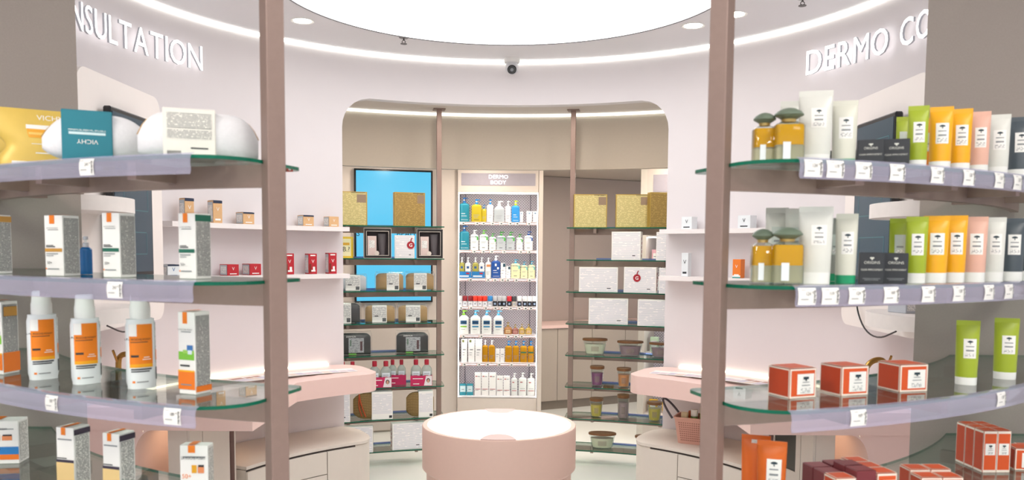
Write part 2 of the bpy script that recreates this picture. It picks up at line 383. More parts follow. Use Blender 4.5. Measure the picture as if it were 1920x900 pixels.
# ------------------------------------------------------------------ wall lettering
LET = EM('letter_glow', '#ffffff', 1.7); LETS = C('#c9ccd4', .4)
def wall_sign(word, a_start, direction, label, sx=.8, bold=.0):
    t = thing('wall_sign', label, 'sign', tuple(pol(RW-.03, a_start+direction*20))[:2]+(2.80,))
    hh = .132; gap = .018 if direction < 0 else .024; s = 0
    ws = []
    for ch in word:
        if ch == ' ': ws.append(.045); continue
        T = text(ch, hh, sx, bold); xs = [v[0] for v in T[0]]; ws.append(max(xs)-min(xs))
    pos = []; s = 0
    for wdt in ws: pos.append(s+wdt/2); s += wdt+gap
    for ch, c in zip(word, pos):
        if ch == ' ': continue
        a = a_start+math.degrees((c if direction > 0 else c-s+gap)/(RW-.03)); r = math.radians(a)
        ux = Vector((math.cos(r), -math.sin(r), 0)); nr = Vector((-math.sin(r), -math.cos(r), 0))
        T = text(ch, hh, sx, bold); o = pol(RW-.022, a)+Vector((0, 0, 2.80+hh/2))
        b = MB(); flat(b, T, LET, o+nr*.022, ux, (0, 0, 1)); flat(b, T, LET, o+nr*.01, ux, (0, 0, 1))
        ef = {}
        for f in T[1]:
            for k in range(len(f)):
                e = tuple(sorted((f[k], f[(k+1) % len(f)]))); ef[e] = ef.get(e, 0)+1
        for (i, j), n_ in ef.items():
            if n_ == 1:
                p0, p1 = [o+ux*T[0][k][0]+Vector((0, 0, T[0][k][1])) for k in (i, j)]
                b.add([tuple(p0+nr*.01), tuple(p1+nr*.01), tuple(p1+nr*.022), tuple(p0+nr*.022)], [(0, 1, 2, 3)], LETS)
        ob = b.build('letter', origin=tuple(o)); ob.parent = t; ob.matrix_parent_inverse = Matrix.Translation(-t.location)
bpy.context.view_layer.update()
wall_sign('DERMO CONSULTATION', 60.3, 1, 'glowing white letters DERMO CO on the round wall, cut by the grey wall', .88, .004)
wall_sign('CONSULTATION', -60.6, -1, 'glowing white letters NSULTATION on the round wall')
# ================================================================== FURNITURE OF THE ROUND ROOM
# round table
t = thing('round_table', 'round pink table with glowing white top in the middle of the room', 'table', (-.01, 3.785, 0))
b = MB(); b.lathe([(.335, 0), (.335, .80)], TABLE_PINK, 72); b.build('base', t)
b = MB(); b.lathe([(.3, .795), (.345, .795), (.355, .805), (.355, .995), (.352, 1.0), (.33, 1.0)], TABLE_PINK, 72, cap1=False); b.build('drum', t)
b = MB(); b.lathe([(.331, .99), (.331, 1.0005)], EM('table_glow', '#ffffff', 1.5), 72); b.build('lit_top', t)
for s in (-1, 1):
    b = MB(); pts = []
    for i in range(13): u = -1+2*i/12; pts.append((.075*u, s*(.325-.09*(1-abs(u)**3))))
    pts += [(x, s*math.sqrt(.345**2-x*x)) for x in (.075, .04, 0, -.04, -.075)]
    if s < 0: pts = pts[::-1]
    b.prism(pts, .999, 1.004, C('#dcbfba', .4)); b.build('finger_recess_cover', t)
# pink counters and desks
def counter_plan(s):
    pts = []
    for i in range(9):
        u = i/8*PI/2; pts.append(tuple(pol(1.98-.19+.19*math.cos(u), s*(34.5-4*math.sin(u))))[:2])
    for i in range(1, 9):
        u = i/8*PI/2; pts.append(tuple(pol(1.6-.13*math.sin(u), s*(30.5+4.5*(1-math.cos(u)))))[:2])
    for a in range(36, 54): pts.append(tuple(pol(1.47, s*a))[:2])
    pts += [(s*1.19, 3.9)]
    e = math.degrees(math.acos((3.9-CY)/1.995)); pts.append((s*1.993, 3.9))
    k = 24
    for i in range(1, k): pts.append(tuple(pol(1.995, s*(e+(34.5-e)*i/k)))[:2])
    return pts if s < 0 else pts[::-1]
SIDE = {-1: 'beside the basin with the CONSULTATION lettering', 1: 'beside the wall lettered DERMO'}
for s, nm in ((-1, 'left'), (1, 'right')):
    word = 'NSULTATION' if s < 0 else 'DERMO CO'
    t = thing('wall_counter', 'pale pink curved counter along the round wall under the letters '+word, 'counter', tuple(pol(1.75, s*50))[:2]+(.93,))
    b = MB(); b.prism(counter_plan(s), .93, 1.04, PINK)
    o = b.build('counter_top', t, origin=(t.location.x, t.location.y, .93)); o.location = (0, 0, 0)
    def kid(mb, name):
        o = mb.build(name, origin=tuple(t.location)); o.location = (0, 0, 0); o.parent = t; return o
    # arched leg at the front of the desk
    pl = []
    r0, xo, zo = .2, 1.78, .93
    prof = [(1.675+.09*math.sin(i/10*PI/2), .929-.16*(1-math.cos(i/10*PI/2))) for i in range(11)]+[(1.768, .4), (1.768, 0), (1.985, 0), (1.985, .929)]
    b = MB(); n = len(prof); vs = [(s*x, 3.905, z) for x, z in prof]+[(s*(x if x < 1.8 else 1.84), 4.45, z) for x, z in prof]
    b.add(vs, [tuple(range(n)), tuple(range(2*n-1, n-1, -1))]+[(i, (i+1) % n, n+(i+1) % n, n+i) for i in range(n)], PINK); kid(b, 'arched_leg')
    b = MB(); b.lathe([(.011, 0), (.011, .93)], C('#6b524c', .4, .5), 16, c=(s*1.31, 3.96)); kid(b, 'leg')
    a0 = 35
    b = MB(); b.arc(1.982, 1.996, *sorted((s*35.5, s*74)), 1.0405, 1.05, EM('led_counter', '#fff1d8', 4), 30); kid(b, 'led_strip')
    b = MB(); b.arc(1.72, 1.74, *sorted((s*62, s*86)), .921, .929, LEDW, 20); kid(b, 'under_light')
    # drawer cabinet below
    t2 = thing('drawer_cabinet', 'low beige curved drawer cabinet under the pink counter below the letters '+word, 'cabinet', tuple(pol(1.75, s*50))[:2]+(0,))
    def kid2(mb, name, par=None):
        o = mb.build(name, origin=tuple(t2.location)); o.location = (0, 0, 0); o.parent = t2; return o
    pts = []
    for i in range(9):
        u = i/8*PI/2; pts.append(tuple(pol(1.99-.2+.2*math.cos(u), s*(33.5-2.5*math.sin(u))))[:2])
    for i in range(1, 9):
        u = i/8*PI/2; pts.append(tuple(pol(1.72-.2*math.sin(u), s*(31+4*(1-math.cos(u)))))[:2])
    for a in range(36, 67): pts.append(tuple(pol(1.52, s*a))[:2])
    for i in range(0, 17): pts.append(tuple(pol(1.992, s*(66-(66-33.5)*i/16)))[:2])
    if s > 0: pts = pts[::-1]
    b = MB(); b.prism(pts, .03, .60, CREAM); kid2(b, 'body')
    c = [Vector((x, y, 0)) for x, y in pts]; cc = sum(c, Vector())/len(c)
    pts2 = []
    for x, y in pts:
        v = Vector((x, y-CY, 0)); R_ = v.length; pts2.append((x, y) if R_ > 1.9 else (x-v.x/R_*.006, y-v.y/R_*.006))
    b = MB(); b.prism(pts2, .604, .622, CREAM); kid2(b, 'top')
    b = MB(); b.arc(1.5185, 1.5196, *sorted((s*36.6, s*65.9)), .05, .603, C('#3a3330', .7), 16); kid2(b, 'painted_gap_shade')  # dark backing sheet paints the shade in the gaps between drawer fronts
    for (d0, d1) in ((44.2, 55), (55.25, 66)):
        for z0, z1 in ((.46, .592), (.318, .455), (.17, .313), (.05, .165)):
            b = MB(); b.arc(1.505, 1.518, *sorted((s*d0, s*d1)), z0, z1, CREAM, 8); kid2(b, 'drawer')
    b = MB(); b.arc(1.506, 1.518, *sorted((s*36.5, s*43.95)), .05, .592, CREAM, 8); kid2(b, 'end_panel')
    # tall part under the desk
    t3 = thing('desk_cabinet', 'cream cabinet with dark glass niche under the desk' if s > 0 else 'cream cabinet panels under the desk beside the letters NSULTATION', 'cabinet', tuple(pol(1.7, s*77))[:2]+(0,))
    def kid3(mb, name):
        o = mb.build(name, origin=tuple(t3.location)); o.location = (0, 0, 0); o.parent = t3; return o
    b = MB(); b.arc(1.56, 1.66, *sorted((s*67.5, s*82)), .02, .918, CREAM, 10); kid3(b, 'body')
    if s > 0:
        b = MB(); b.arc(1.548, 1.559, 67.5, 76.4, .02, .915, CREAM, 6); 
        b = MB(); b.arc(1.547, 1.559, 67.6, 69.3, .02, .91, CREAM, 3); b.arc(1.547, 1.559, 76, 77.5, .02, .91, CREAM, 3); b.arc(1.547, 1.559, 69.3, 76, .02, .68, CREAM, 4); b.arc(1.547, 1.559, 69.3, 76, .885, .91, CREAM, 4); kid3(b, 'frame')
        b = MB(); b.arc(1.553, 1.559, 69.3, 76, .68, .885, C('#3a352f', .15), 4); kid3(b, 'dark_glass')
    b = MB(); b.arc(1.547, 1.559, *sorted((s*77.7, s*81.9)), .02, .91, CREAM, 5); kid3(b, 'panel')
    if s < 0: b = MB(); b.arc(1.547, 1.559, -77.5, -67.6, .02, .91, CREAM, 5); kid3(b, 'panel')
    # white wall shelves
    for z, nmz in ((1.944, 'upper'), (1.643, 'lower')):
        b = MB(); b.arc(1.85, 1.999, *sorted((s*32.6, s*71)), z-.028, z, C('#ece6e5', .5, vary=.01), 24)
        p = pol(1.92, s*50); tag(b.build('wall_shelf', origin=(p.x, p.y, z-.028)), 'white curved '+nmz+' shelf on the round wall beneath the letters '+word, 'shelf')
    # mirror board with monitor and round trays
    X = s*1.74
    t = thing('back_board', 'cream round-cornered upright board with two trays below the letters '+word, 'board', (X, 3.8, 1.47))
    y0, y1, z0, z1, r = 3.43, 4.24, 1.44, 2.55, .07
    pr = [(y + (r if sy < 0 else -r)+r*math.cos(q), z+(r if sz < 0 else -r)+r*math.sin(q)) for (y, sy, z, sz, q0) in ((y1, 1, z1, 1, 0), (y0, -1, z1, 1, PI/2), (y0, -1, z0, -1, PI), (y1, 1, z0, -1, 1.5*PI)) for q in [q0+i*PI/12 for i in range(7)]]
    n = len(pr); b = MB(); vs = [(X, y, z) for y, z in pr]+[(X+s*.03, y, z) for y, z in pr]
    b.add(vs, [tuple(range(n)), tuple(range(2*n-1, n-1, -1))]+[(i, (i+1) % n, n+(i+1) % n, n+i) for i in range(n)], C('#ebe3df', .5, vary=.01))
    def kidb(mb, name): o = mb.build(name, origin=tuple(t.location)); o.location = (0, 0, 0); o.parent = t; return o
    kidb(b, 'board')
    b = MB(); b.box(*sorted((X+s*.03, s*1.9))[:1], 3.7, 1.8, sorted((X+s*.03, s*1.9))[1], 3.95, 2.2, BEIGE2); kidb(b, 'wall_mount')
    for z in (2.0, 1.56):
        pts = [(X, 3.06)]+[(X-s*.24*math.sin(u)**.7, 3.32-.26*math.cos(u)) for u in [i*PI/16 for i in range(1, 16)]]+[(X, 3.58)]
        if s > 0: pts = pts[::-1]
        b = MB(); b.prism(pts, z-.058, z, C('#e6dfdc', .5)); kidb(b, 'tray')
    b = MB(); b.tube([(X-s*.012, 3.98, 1.73), (X-s*.016, 4.02, 1.6), (X-s*.02, 4.0, 1.52), (X-s*.02, 3.9, 1.43), (X-s*.02, 3.75, 1.41), (X-s*.015, 3.6, 1.46)], .004, BLACK, 8); kidb(b, 'cable')
    t = thing('monitor', 'dark portrait touch screen on the board under the letters '+word, 'monitor', (X-s*.02, 3.8, 1.67))
    b = MB(); x0, x1 = sorted((0, -s*.035)); b.box(x0, -.2, 0, x1, .2, .74, DARK, bev=.006); b.build('casing', t)
    m = EM('screen_dark_blue', '#1d4458', .5)
    b = MB(); b.box(*sorted((-s*.0355, -s*.0365))[:1], -.185, .02, sorted((-s*.0355, -s*.0365))[1], .185, .72, m); b.build('screen', t)
    b = MB(); dm = EM('screen_lines', '#3f7f88', .5)
    for q in ((-.15, .5, .1, .64), (-.1, .3, .14, .46), (-.14, .1, .12, .2)):
        for (u0, v0, u1, v1) in ((q[0], q[1], q[2], q[1]+.004), (q[0], q[3], q[2], q[3]+.004), (q[0], q[1], q[0]+.004, q[3]), (q[2], q[1], q[2]+.004, q[3])):
            x_ = -s*.0372; b.add([(x_, u0, v0), (x_, u1, v0), (x_, u1, v1), (x_, u0, v1)], [(0, 1, 2, 3)], dm)
    b.build('screen_graphics', t)
    b = MB(); b.box(*sorted((0, s*.02))[:1], -.1, .2, sorted((0, s*.02))[1], .1, .5, DARK); b.build('bracket', t)
    # basin tap
    p = on_y(196 if s < 0 else 1704, 676, 4.02); t = thing('tap', 'brushed gold tap with curved spout on the pink counter near the letters '+word, 'tap', (s*1.9, 4.06, 1.04))
    q = [(0, 0, 0), (0, 0, .2), (-s*.01, 0, .225), (-s*.04, -.02, .24), (-s*.08, -.03, .235), (-s*.11, -.035, .21), (-s*.115, -.036, .17)]
    b = MB(); b.tube(q, .014, GOLD, 14); b.build('spout', t); b = MB(); b.tube([(0, -.01, .2), (0, -.05, .26)], .006, GOLD, 8); b.build('lever', t)
# leaflets fanned on the counters
for s in (-1, 1):
    for i in range(13):
        a = s*(35.5+i*2.0+(1.0 if i > 8 else 0)); p = pol(1.70-.01*(i % 2), a)
        b = MB(); b.box(-.05, -.072, 0, .05, .072, .0012, PAPER); m = C(('#cfc6d2', '#d8c9cf', '#c9c4d4', '#e0cfc4')[i % 4], .4)
        b.add([(-.045, -.065, .0016), (.045, -.065, .0016), (.045, .01, .0016), (-.045, .01, .0016)], [(0, 1, 2, 3)], m)
        if i > 9: b.add([(-.04, .015, .0016), (.04, .015, .0016), (.04, .06, .0016), (-.04, .06, .0016)], [(0, 1, 2, 3)], C('#b98a7c', .5))
        ob = b.build('leaflet', loc=(p.x, p.y, 1.0405+.0018*i), rot=math.radians(-a+s*8)); ob.rotation_euler.y = .0
        tag(ob, 'printed leaflet in the fanned row on the pink counter under the letters '+('NSULTATION' if s < 0 else 'DERMO CO'), 'leaflet', 'leaflets fanned on the counter '+('under NSULTATION' if s < 0 else 'under DERMO'))
# ================================================================== SHELVING
LV = [1.995, 1.730, 1.465, 1.200, .935, .670, .405, .140]
def shelf_plan(R0, R1, a0, a1, s, rc, big, near=False):
    """glass sheet: end a0 (rounded) to a1; big = radius index of the strongly rounded corner"""
    P = []; n = 10
    d0 = math.degrees(rc/R0); d1 = math.degrees(rc/R1)
    def arcpt(Rc, ac, r_, q0, q1):
        o = []
        for i in range(n+1):
            q = q0+(q1-q0)*i/n; R_ = Rc+r_*math.sin(q); a_ = ac-math.degrees(r_*math.cos(q)/Rc)
            o.append((R_, a_))
        return o
    rs = .03
    ro, ri = (rc, rs) if big == 'out' else (rs, rc)
    P += arcpt(R0+ri, a0+math.degrees(ri/(R0+ri)), ri, -PI/2, 0)
    P += arcpt(R1-ro, a0+math.degrees(ro/(R1-ro)), ro, 0, PI/2)
    a1o, a1i = (a1, a1) if not near else (-119.2, -124.9)
    for i in range(1, 25): P.append((R1, a0+d1+(a1o-a0-d1)*i/24))
    for i in range(25): P.append((R0, a1i+(a0+d0-a1i)*i/24))
    return [tuple(pol(r, s*a))[:2] for r, a in P]
def unit(name, label, s, R0, R1, amin, amax, post_a, post_R, levels, near):
    cen = pol((R0+R1)/2, s*(amin+amax)/2)
    t = thing(name, label, 'shelving', (cen.x, cen.y, 0)); org = (cen.x, cen.y, 0)
    def kid(mb, nm, par=None):
        o = mb.build(nm, origin=org)
        o.location = (0, 0, 0); o.parent = par or t; return o
    Rm = (R0+R1)/2; top = H if near else 2.97
    for pa in ((post_a, amax-.4) if not near else (post_a,)):
        p = pol(post_R, s*pa); b = MB(); hw = .0205
        rot = Matrix.Translation((p.x, p.y, 0)) @ Matrix.Rotation(math.radians(-s*pa+(38*s if near else 0)), 4, 'Z')
        b.box(-hw, -hw, 0, hw, hw, top-.004, POST, rot, bev=.002); kid(b, 'post')
        b = MB(); b.box(-.05, -.05, top-.008, .05, .05, top-.001, POST, rot); kid(b, 'ceiling_plate')
        b = MB(); b.box(-.05, -.05, 0.001, .05, .05, .008, POST, rot); kid(b, 'floor_plate')
    for z in levels:
        pl = shelf_plan(R0, R1, amin, amax, s, .09, 'out') if not near else shelf_plan(R0, R1, -amax, -amin, -s, .12, 'out', True)
        b = MB(); b.prism(pl, z-.008, z, GLASS, EDGE); kid(b, 'glass_shelf')
        b = MB(); bz0, bz1 = z-.058, z-.0085
        lo, hi = (post_a, amax) if not near else (amin, post_a)
        Rb = Rm if near else 3.30; b.arc(Rb-.012, Rb+.012, *sorted((s*lo, s*hi)), bz0, bz1, POST, 16); kid(b, 'beam')
        for a in ((13.4, 23.6, 32) if not near else (132, 141, 149.5, 158)):
            b = MB(); q = pol(Rm, s*a); rot = Matrix.Translation((q.x, q.y, 0)) @ Matrix.Rotation(math.radians(-s*a), 4, 'Z')
            b.box(-.012, -.13 if near else -.05, bz0+.012, .012, .13, bz1, POST, rot); kid(b, 'bracket')
        if near:
            # clear price rail along the outer edge
            pr = [(.001, .003), (.010, .001), (.0145, -.008), (.0155, -.021), (.013, -.035), (.017, -.042), (.0155, -.043), (.0115, -.035), (.014, -.021), (.013, -.009), (.009, -.001), (.001, .001)]
            b = MB(); Rg = []
            for i in range(29):
                a = s*(119.6+(163.2-119.6)*i/28)
                Rg.append([(lambda v: (v.x, v.y, z+dz))(pol(R1+dr, a)) for dr, dz in pr])
            b.rings(Rg, RAIL); kid(b, 'price_rail')
        else:
            b = MB(); b.arc(R1-.03, R1-.004, *sorted((s*(amin+4), s*(amax-1))), z+.0005, z+.012, GL('blue_strip', '#b9c6ea', 1.0, '#8fa3d8', .5), 16); kid(b, 'back_rail')
    return t
RN0, RN1 = 1.83, 2.15
unit('shelving_unit', 'brown steel and glass shelving with sunscreen boxes, in front of the grey wall', -1, RN0, RN1, 122, 165.2, 165.75, 2.0, LV[:6], True)
unit('shelving_unit', 'brown steel and glass shelving with colourful tubes, in front of the grey wall', 1, RN0, RN1, 122, 165.2, 165.75, 2.0, LV[:6], True)
RF0, RF1 = 3.1, 3.4
unit('shelving_unit', 'brown steel and glass shelving with toiletry pouches, before the turquoise screen', -1, RF0, RF1, 9.3, 37, 9.95, 3.24, LV, False)
unit('shelving_unit', 'brown steel and glass shelving with candles, before the grey passage', 1, RF0, RF1, 9.3, 37, 9.95, 3.24, LV, False)
# price tags in the near rails
def price_tag(px, li, s, num, label):
    z = LV[li]; R = RN1+.0165; p = on_circle(px, 460, R, True); a = ang(p)
    w = math.degrees(.022/R); c = pol(R, a); b = MB(); org = (c.x, c.y, z-.041)
    pr = [(-.003, -.003), (.0, -.012), (.0008, -.022), (-.0005, -.032), (-.002, -.039)]
    def pt(u, k): dr, dz = pr[k]; v = pol(R+dr, a-u*w); return (v.x, v.y, z+dz)
    vs = [pt(-1+2*j/6, k) for k in range(5) for j in range(7)]
    b.add(vs, [(k*7+j, k*7+j+1, k*7+j+8, k*7+j+7) for k in range(4) for j in range(6)], PAPER)
    c1 = pol(R+.0018, a); r_ = math.radians(a); ux = Vector((-math.cos(r_), math.sin(r_), 0))
    flat(b, text(num, .0075, .8), INK, (c1.x+ux.x*.002, c1.y+ux.y*.002, z-.015), ux, (0, 0, 1))
    flat(b, text('90', .004, .8), INK, (c1.x+ux.x*.0125, c1.y+ux.y*.0125, z-.0125), ux, (0, 0, 1))
    for u0, u1, z0, z1, m in ((-.75, .1, -.0275, -.026, GREYINK), (-.75, -.2, -.0075, -.0065, GREYINK)):
        q0, q1 = pol(R+.0016, a-u0*w), pol(R+.0016, a-u1*w); b.add([(q0.x, q0.y, z+z0), (q1.x, q1.y, z+z0), (q1.x, q1.y, z+z1), (q0.x, q0.y, z+z1)], [(0, 1, 2, 3)], m)
    for k in range(9):
        q0, q1 = pol(R+.0014, a-(.70+.02*(k % 2))*w), pol(R+.0014, a-(.92-.05*(k % 3))*w); zz = z-.0085-.003*k
        b.add([(q0.x, q0.y, zz), (q1.x, q1.y, zz), (q1.x, q1.y, zz-.002), (q0.x, q0.y, zz-.002)], [(0, 1, 2, 3)], INK)
    tag(b.build('price_tag', origin=org), label, 'price tag', 'price tags under the '+('sunscreens' if s < 0 else 'tubes'))
for px, li, num, lb in ((166, 0, '241', 'white price tag under the teal sleeved pouch'), (212, 1, '241', 'white price tag under the green banded sunscreen box'), (86, 2, '189', 'white price tag under the orange spray bottles'), (315, 2, '189', 'white price tag under the baby sunscreen box with green meadow print')):
    price_tag(px, li, -1, num, lb)
under = ['oil bottles', 'large white tube', 'green capped white tube', 'black cube cartons', 'yellow tube beside the lime tube', 'second yellow tube', 'pale pink tube', 'dark grey tube']
for li, pxs in ((0, (1521, 1562, 1615, 1678, 1753, 1812, 1869, 1903)), (1, (1517, 1561, 1611, 1676, 1746, 1803, 1860, 1897))):
    for px, num, u in zip(pxs, ('124', '119', '124', '169', '128', '128', '128', '128'), under):
        price_tag(px, li, 1, num, 'white price tag in the %s rail, below the %s' % (('uppermost', 'second')[li], u))
price_tag(1623, 2, 1, '169', 'white price tag in the rail below the orange cube cartons'); price_tag(1893, 2, 1, '128', 'white price tag in the rail below the two lime tubes')
# ================================================================== PRODUCT BUILDERS
def place(x0, x1, yt, yb, R, near, z):
    p = on_circle((x0+x1)/2, (yt+yb)/2, R, near); d = (p-CAM).dot(FW); k = d/F
    return Vector((p.x, p.y, z)), (x1-x0)*k, (yb-yt)*k
def carton(name, label, cat, pos, rot, w, d, h, body, prints=(), texts=(), group=None, bev=.0012):
    b = MB(); b.box(-w/2, -d/2, 0, w/2, d/2, h, body, bev=min(bev, w*.1))
    e = .0006
    fr = {'F': (Vector((-w/2, -d/2-e, 0)), Vector((w, 0, 0)), Vector((0, 0, h))), 'R': (Vector((w/2+e, -d/2, 0)), Vector((0, d, 0)), Vector((0, 0, h))),
          'L': (Vector((-w/2-e, d/2, 0)), Vector((0, -d, 0)), Vector((0, 0, h))), 'T': (Vector((-w/2, -d/2, h+e)), Vector((w, 0, 0)), Vector((0, d, 0))),
          'B': (Vector((w/2, d/2+e, 0)), Vector((-w, 0, 0)), Vector((0, 0, h)))}
    for i, (f, u0, v0, u1, v1, m) in enumerate(prints):
        o, U, V = fr[f]; n = U.cross(V).normalized()*(.00015*(i+1))
        b.add([tuple(o+n+U*u+V*v) for u, v in ((u0, v0), (u1, v0), (u1, v1), (u0, v1))], [(0, 1, 2, 3)], m)
    for f, u, v, hh, st, m in texts:
        o, U, V = fr[f]; n = U.cross(V).normalized()*(.0002*(len(prints)+2)); T = text(st, hh*V.length)
        wd = max(x for x, _ in T[0])-min(x for x, _ in T[0]); k = min(1, .86*U.length/wd)
        flat(b, ([(x*k, z_) for x, z_ in T[0]], T[1]), m, o+n+U*u+V*v, U.normalized(), V.normalized())
    return tag(b.build(name, loc=pos, rot=rot), label, cat, group)
def thing_at(name, label, cat, pos, rot, group): return thing(name, label, cat, tuple(pos), rot, group)
def tree_logo():
    o = []; n = 14
    for i in range(n): q = 2*PI*i/n; o.append((math.cos(q)*(1+.12*math.sin(5*q)), .62*math.sin(q)*(1 if math.sin(q) > 0 else .35)+.25))
    v = o+[(-.1, .1), (.1, .1), (.22, -.55), (-.22, -.55)]
    return (v, [tuple(range(n)), (n+3, n+2, n+1, n)])
LOGO = tree_logo()
def logo(h): return ([(x*h, z*h) for x, z in LOGO[0]], LOGO[1])
def tube(label, pos, rot, w, d, h, body, cap, lab=PAPER, caph=.12, group=None, labz=(.42, .72), labx=(-.62, .62), crimp=None, mark=True):
    t = thing_at('cosmetic_tube', label, 'tube', pos, rot, group)
    zc = h*caph; zk = h*.93
    def prof(z):
        u = min(1, max(0, (z-zc)/(zk-zc))); return (w/2*(.93+.07*u), max(.0012, d/2*math.sqrt(max(0, 1-u**1.7))), 2)
    b = MB(); b.loft(prof, [zc+(zk-zc)*i/12 for i in range(13)], body); b.build('tube_body', t)
    b = MB(); b.box(-w/2, -.0013, zk-.001, w/2, .0013, h, crimp or body); b.build('crimp', t)
    def pc(z): return (w/2*(.90+.02*z/zc), d/2*(.96+.02*z/zc), 2.3)
    b = MB(); b.loft(pc, [0, zc*.08, zc*.9, zc], cap); b.build('cap', t)
    if lab:
        z0, z1 = h*labz[0], h*labz[1]; lx0, lx1 = labx; cx = (lx0+lx1)/4*w; lh = z1-z0
        b = MB(); b.patch(prof, lx0, lx1, z0, z1, lab)
        b.patch(prof, lx0+.12, lx1-.12, z0+.08*lh, z0+.26*lh, FINE2, .0012, 6, 2); b.patch(prof, lx0+.2, lx1-.2, z0+.36*lh, z0+.44*lh, GREYINK, .0012, 6, 1)
        if mark: b.stick(prof, logo(lh*.13), C('#1c3540', .5), cx, z0+.8*lh); b.patch(prof, lx0+.2, lx1-.2, z0+.58*lh, z0+.63*lh, GREYINK, .0012, 6, 1)
        b.build('label', t)
    return t
def pump_bottle(label, pos, rot, w, d, h, body, pump, group=None, name='pump_bottle', bh=.72, n=3.2, prints=(), texts=(), sh=.12, stem=WHITE, nozzle=1, neckw=.26):
    """prints: (x0,x1,z0,z1,mat) in shares of half width and body height"""
    t = thing_at(name, label, 'bottle', pos, rot, group); H_ = h*bh; zs = H_*(1-sh)
    def prof(z):
        if z < H_*.02: k = .95
        elif z < zs: k = 1
        else: u = (z-zs)/(H_-zs); k = 1-(1-neckw*1.2)*(u**2.2)
        return (w/2*k, max(d/2*k, w/2*.2*k), n)
    zz = [0, H_*.02]+[zs*i/6 for i in range(1, 7)]+[zs+(H_-zs)*i/6 for i in range(1, 7)]
    b = MB(); b.loft(prof, zz, body); b.build('bottle_body', t)
    r = w/2*neckw; hp = h-H_
    b = MB(); b.lathe([(r*1.15, H_-.0005), (r*1.15, H_+hp*.38), (r*.8, H_+hp*.42)], pump, 16)
    b.lathe([(r*.45, H_+hp*.4), (r*.45, H_+hp*.7)], stem, 10)
    b.lathe([(r*.9, H_+hp*.68), (r*1.0, H_+hp*.8), (r*.95, h)], pump, 14)
    if nozzle: b.tube([(0, 0, H_+hp*.88), (nozzle*w*.25, -d*.1, H_+hp*.9), (nozzle*w*.36, -d*.14, H_+hp*.8)], [r*.42, r*.34, r*.28], pump, 8)
    b.build('pump', t)
    if prints or texts:
        b = MB()
        for i, (x0, x1, z0, z1, m) in enumerate(prints): b.patch(prof, x0, x1, z0*H_, z1*H_, m, .0006+.0003*i, 6, 3)
        for cx, cz, th, st, m in texts:
            T = text(st, th*H_); wd = max(x for x, _ in T[0])-min(x for x, _ in T[0]); k = min(1, w*.8/wd)
            b.stick(prof, ([(x*k, z) for x, z in T[0]], T[1]), m, cx*w/2, cz*H_, .0006+.0003*(len(prints)+1))
        b.build('label', t)
    return t
# ------------------------------------------------------------------ near left shelves
def sun_box(label, x0, x1, yt, yb, li, R, band, front, topband=None, phi=-44, lower=None, blue=False, group=None, shortname='sunscreen_carton'):
    pos, w, h = place(x0, x1, yt, yb, R, True, LV[li]+.0005); s = w/1.414
    pr = [('F', .30, .86, .58, 1.0, ORANGE), ('F', .2, .755, .8, .765, GREYINK), ('R', .07, .04, .93, .96 if not topband else .90, PRINT('#c9c8c4', '#5a5b5d', 300, 300, .40))]
    tx = [('F', .5, .79, .02, 'LA ROCHE-POSAY', INK)]+([('F', .3, .22, .045, '50+', INK)] if band else [])
    if topband: pr += [('R', 0, .88, 1, .98, topband)]
    pr += list(front)
    if band: pr += [('F', .03, .40, .97, .455, band), ('F', .1, .475, .6, .49, INK), ('F', .1, .50, .5, .51, INK), ('F', .1, .36, .75, .375, GREYINK), ('F', .1, .33, .5, .34, GREYINK)]
    pr += [('F', .05, .11, .13, .13, ORANGE), ('F', .16, .11, .8, .125, GREYINK), ('T', .3, 0, .58, 1, ORANGE)]
    return carton(shortname, label, 'box', pos, to_cam(pos, phi), s, s, h, PAPER, pr, tx, group)
OCH = C('#c8923a', .45)
T50 = lambda: [('F', .3, .22, .055, '50+', INK)]
R1_ = 1.99
sun_box('white sunscreen carton with ochre band, end of the row by the grey wall', -32, 18, 405, 514, 1, R1_, OCH, (), OCH)
sun_box('white sunscreen carton with orange tab and ochre band', 88, 146, 402, 514, 1, R1_, OCH, [])
sun_box('white sunscreen carton with orange tab and green band, plain grey side', 195, 252, 399, 518, 1, R1_, GREENB, [])
sun_box('white sunscreen carton with green band on its front and green top strip on its side', 337, 394, 400, 521, 1, R1_, GREENB, [], GREENB)
pos, w, h = place(151, 172, 446, 517, 1.86, True, LV[1]+.0005)
pump_bottle('blue bottle with silver pump behind the sunscreen cartons', pos, to_cam(pos), w, w*.8, h, C('#1666a8', .15), C('#c9ccd2', .25, .7), bh=.72, neckw=.45, nozzle=0, n=2.2)
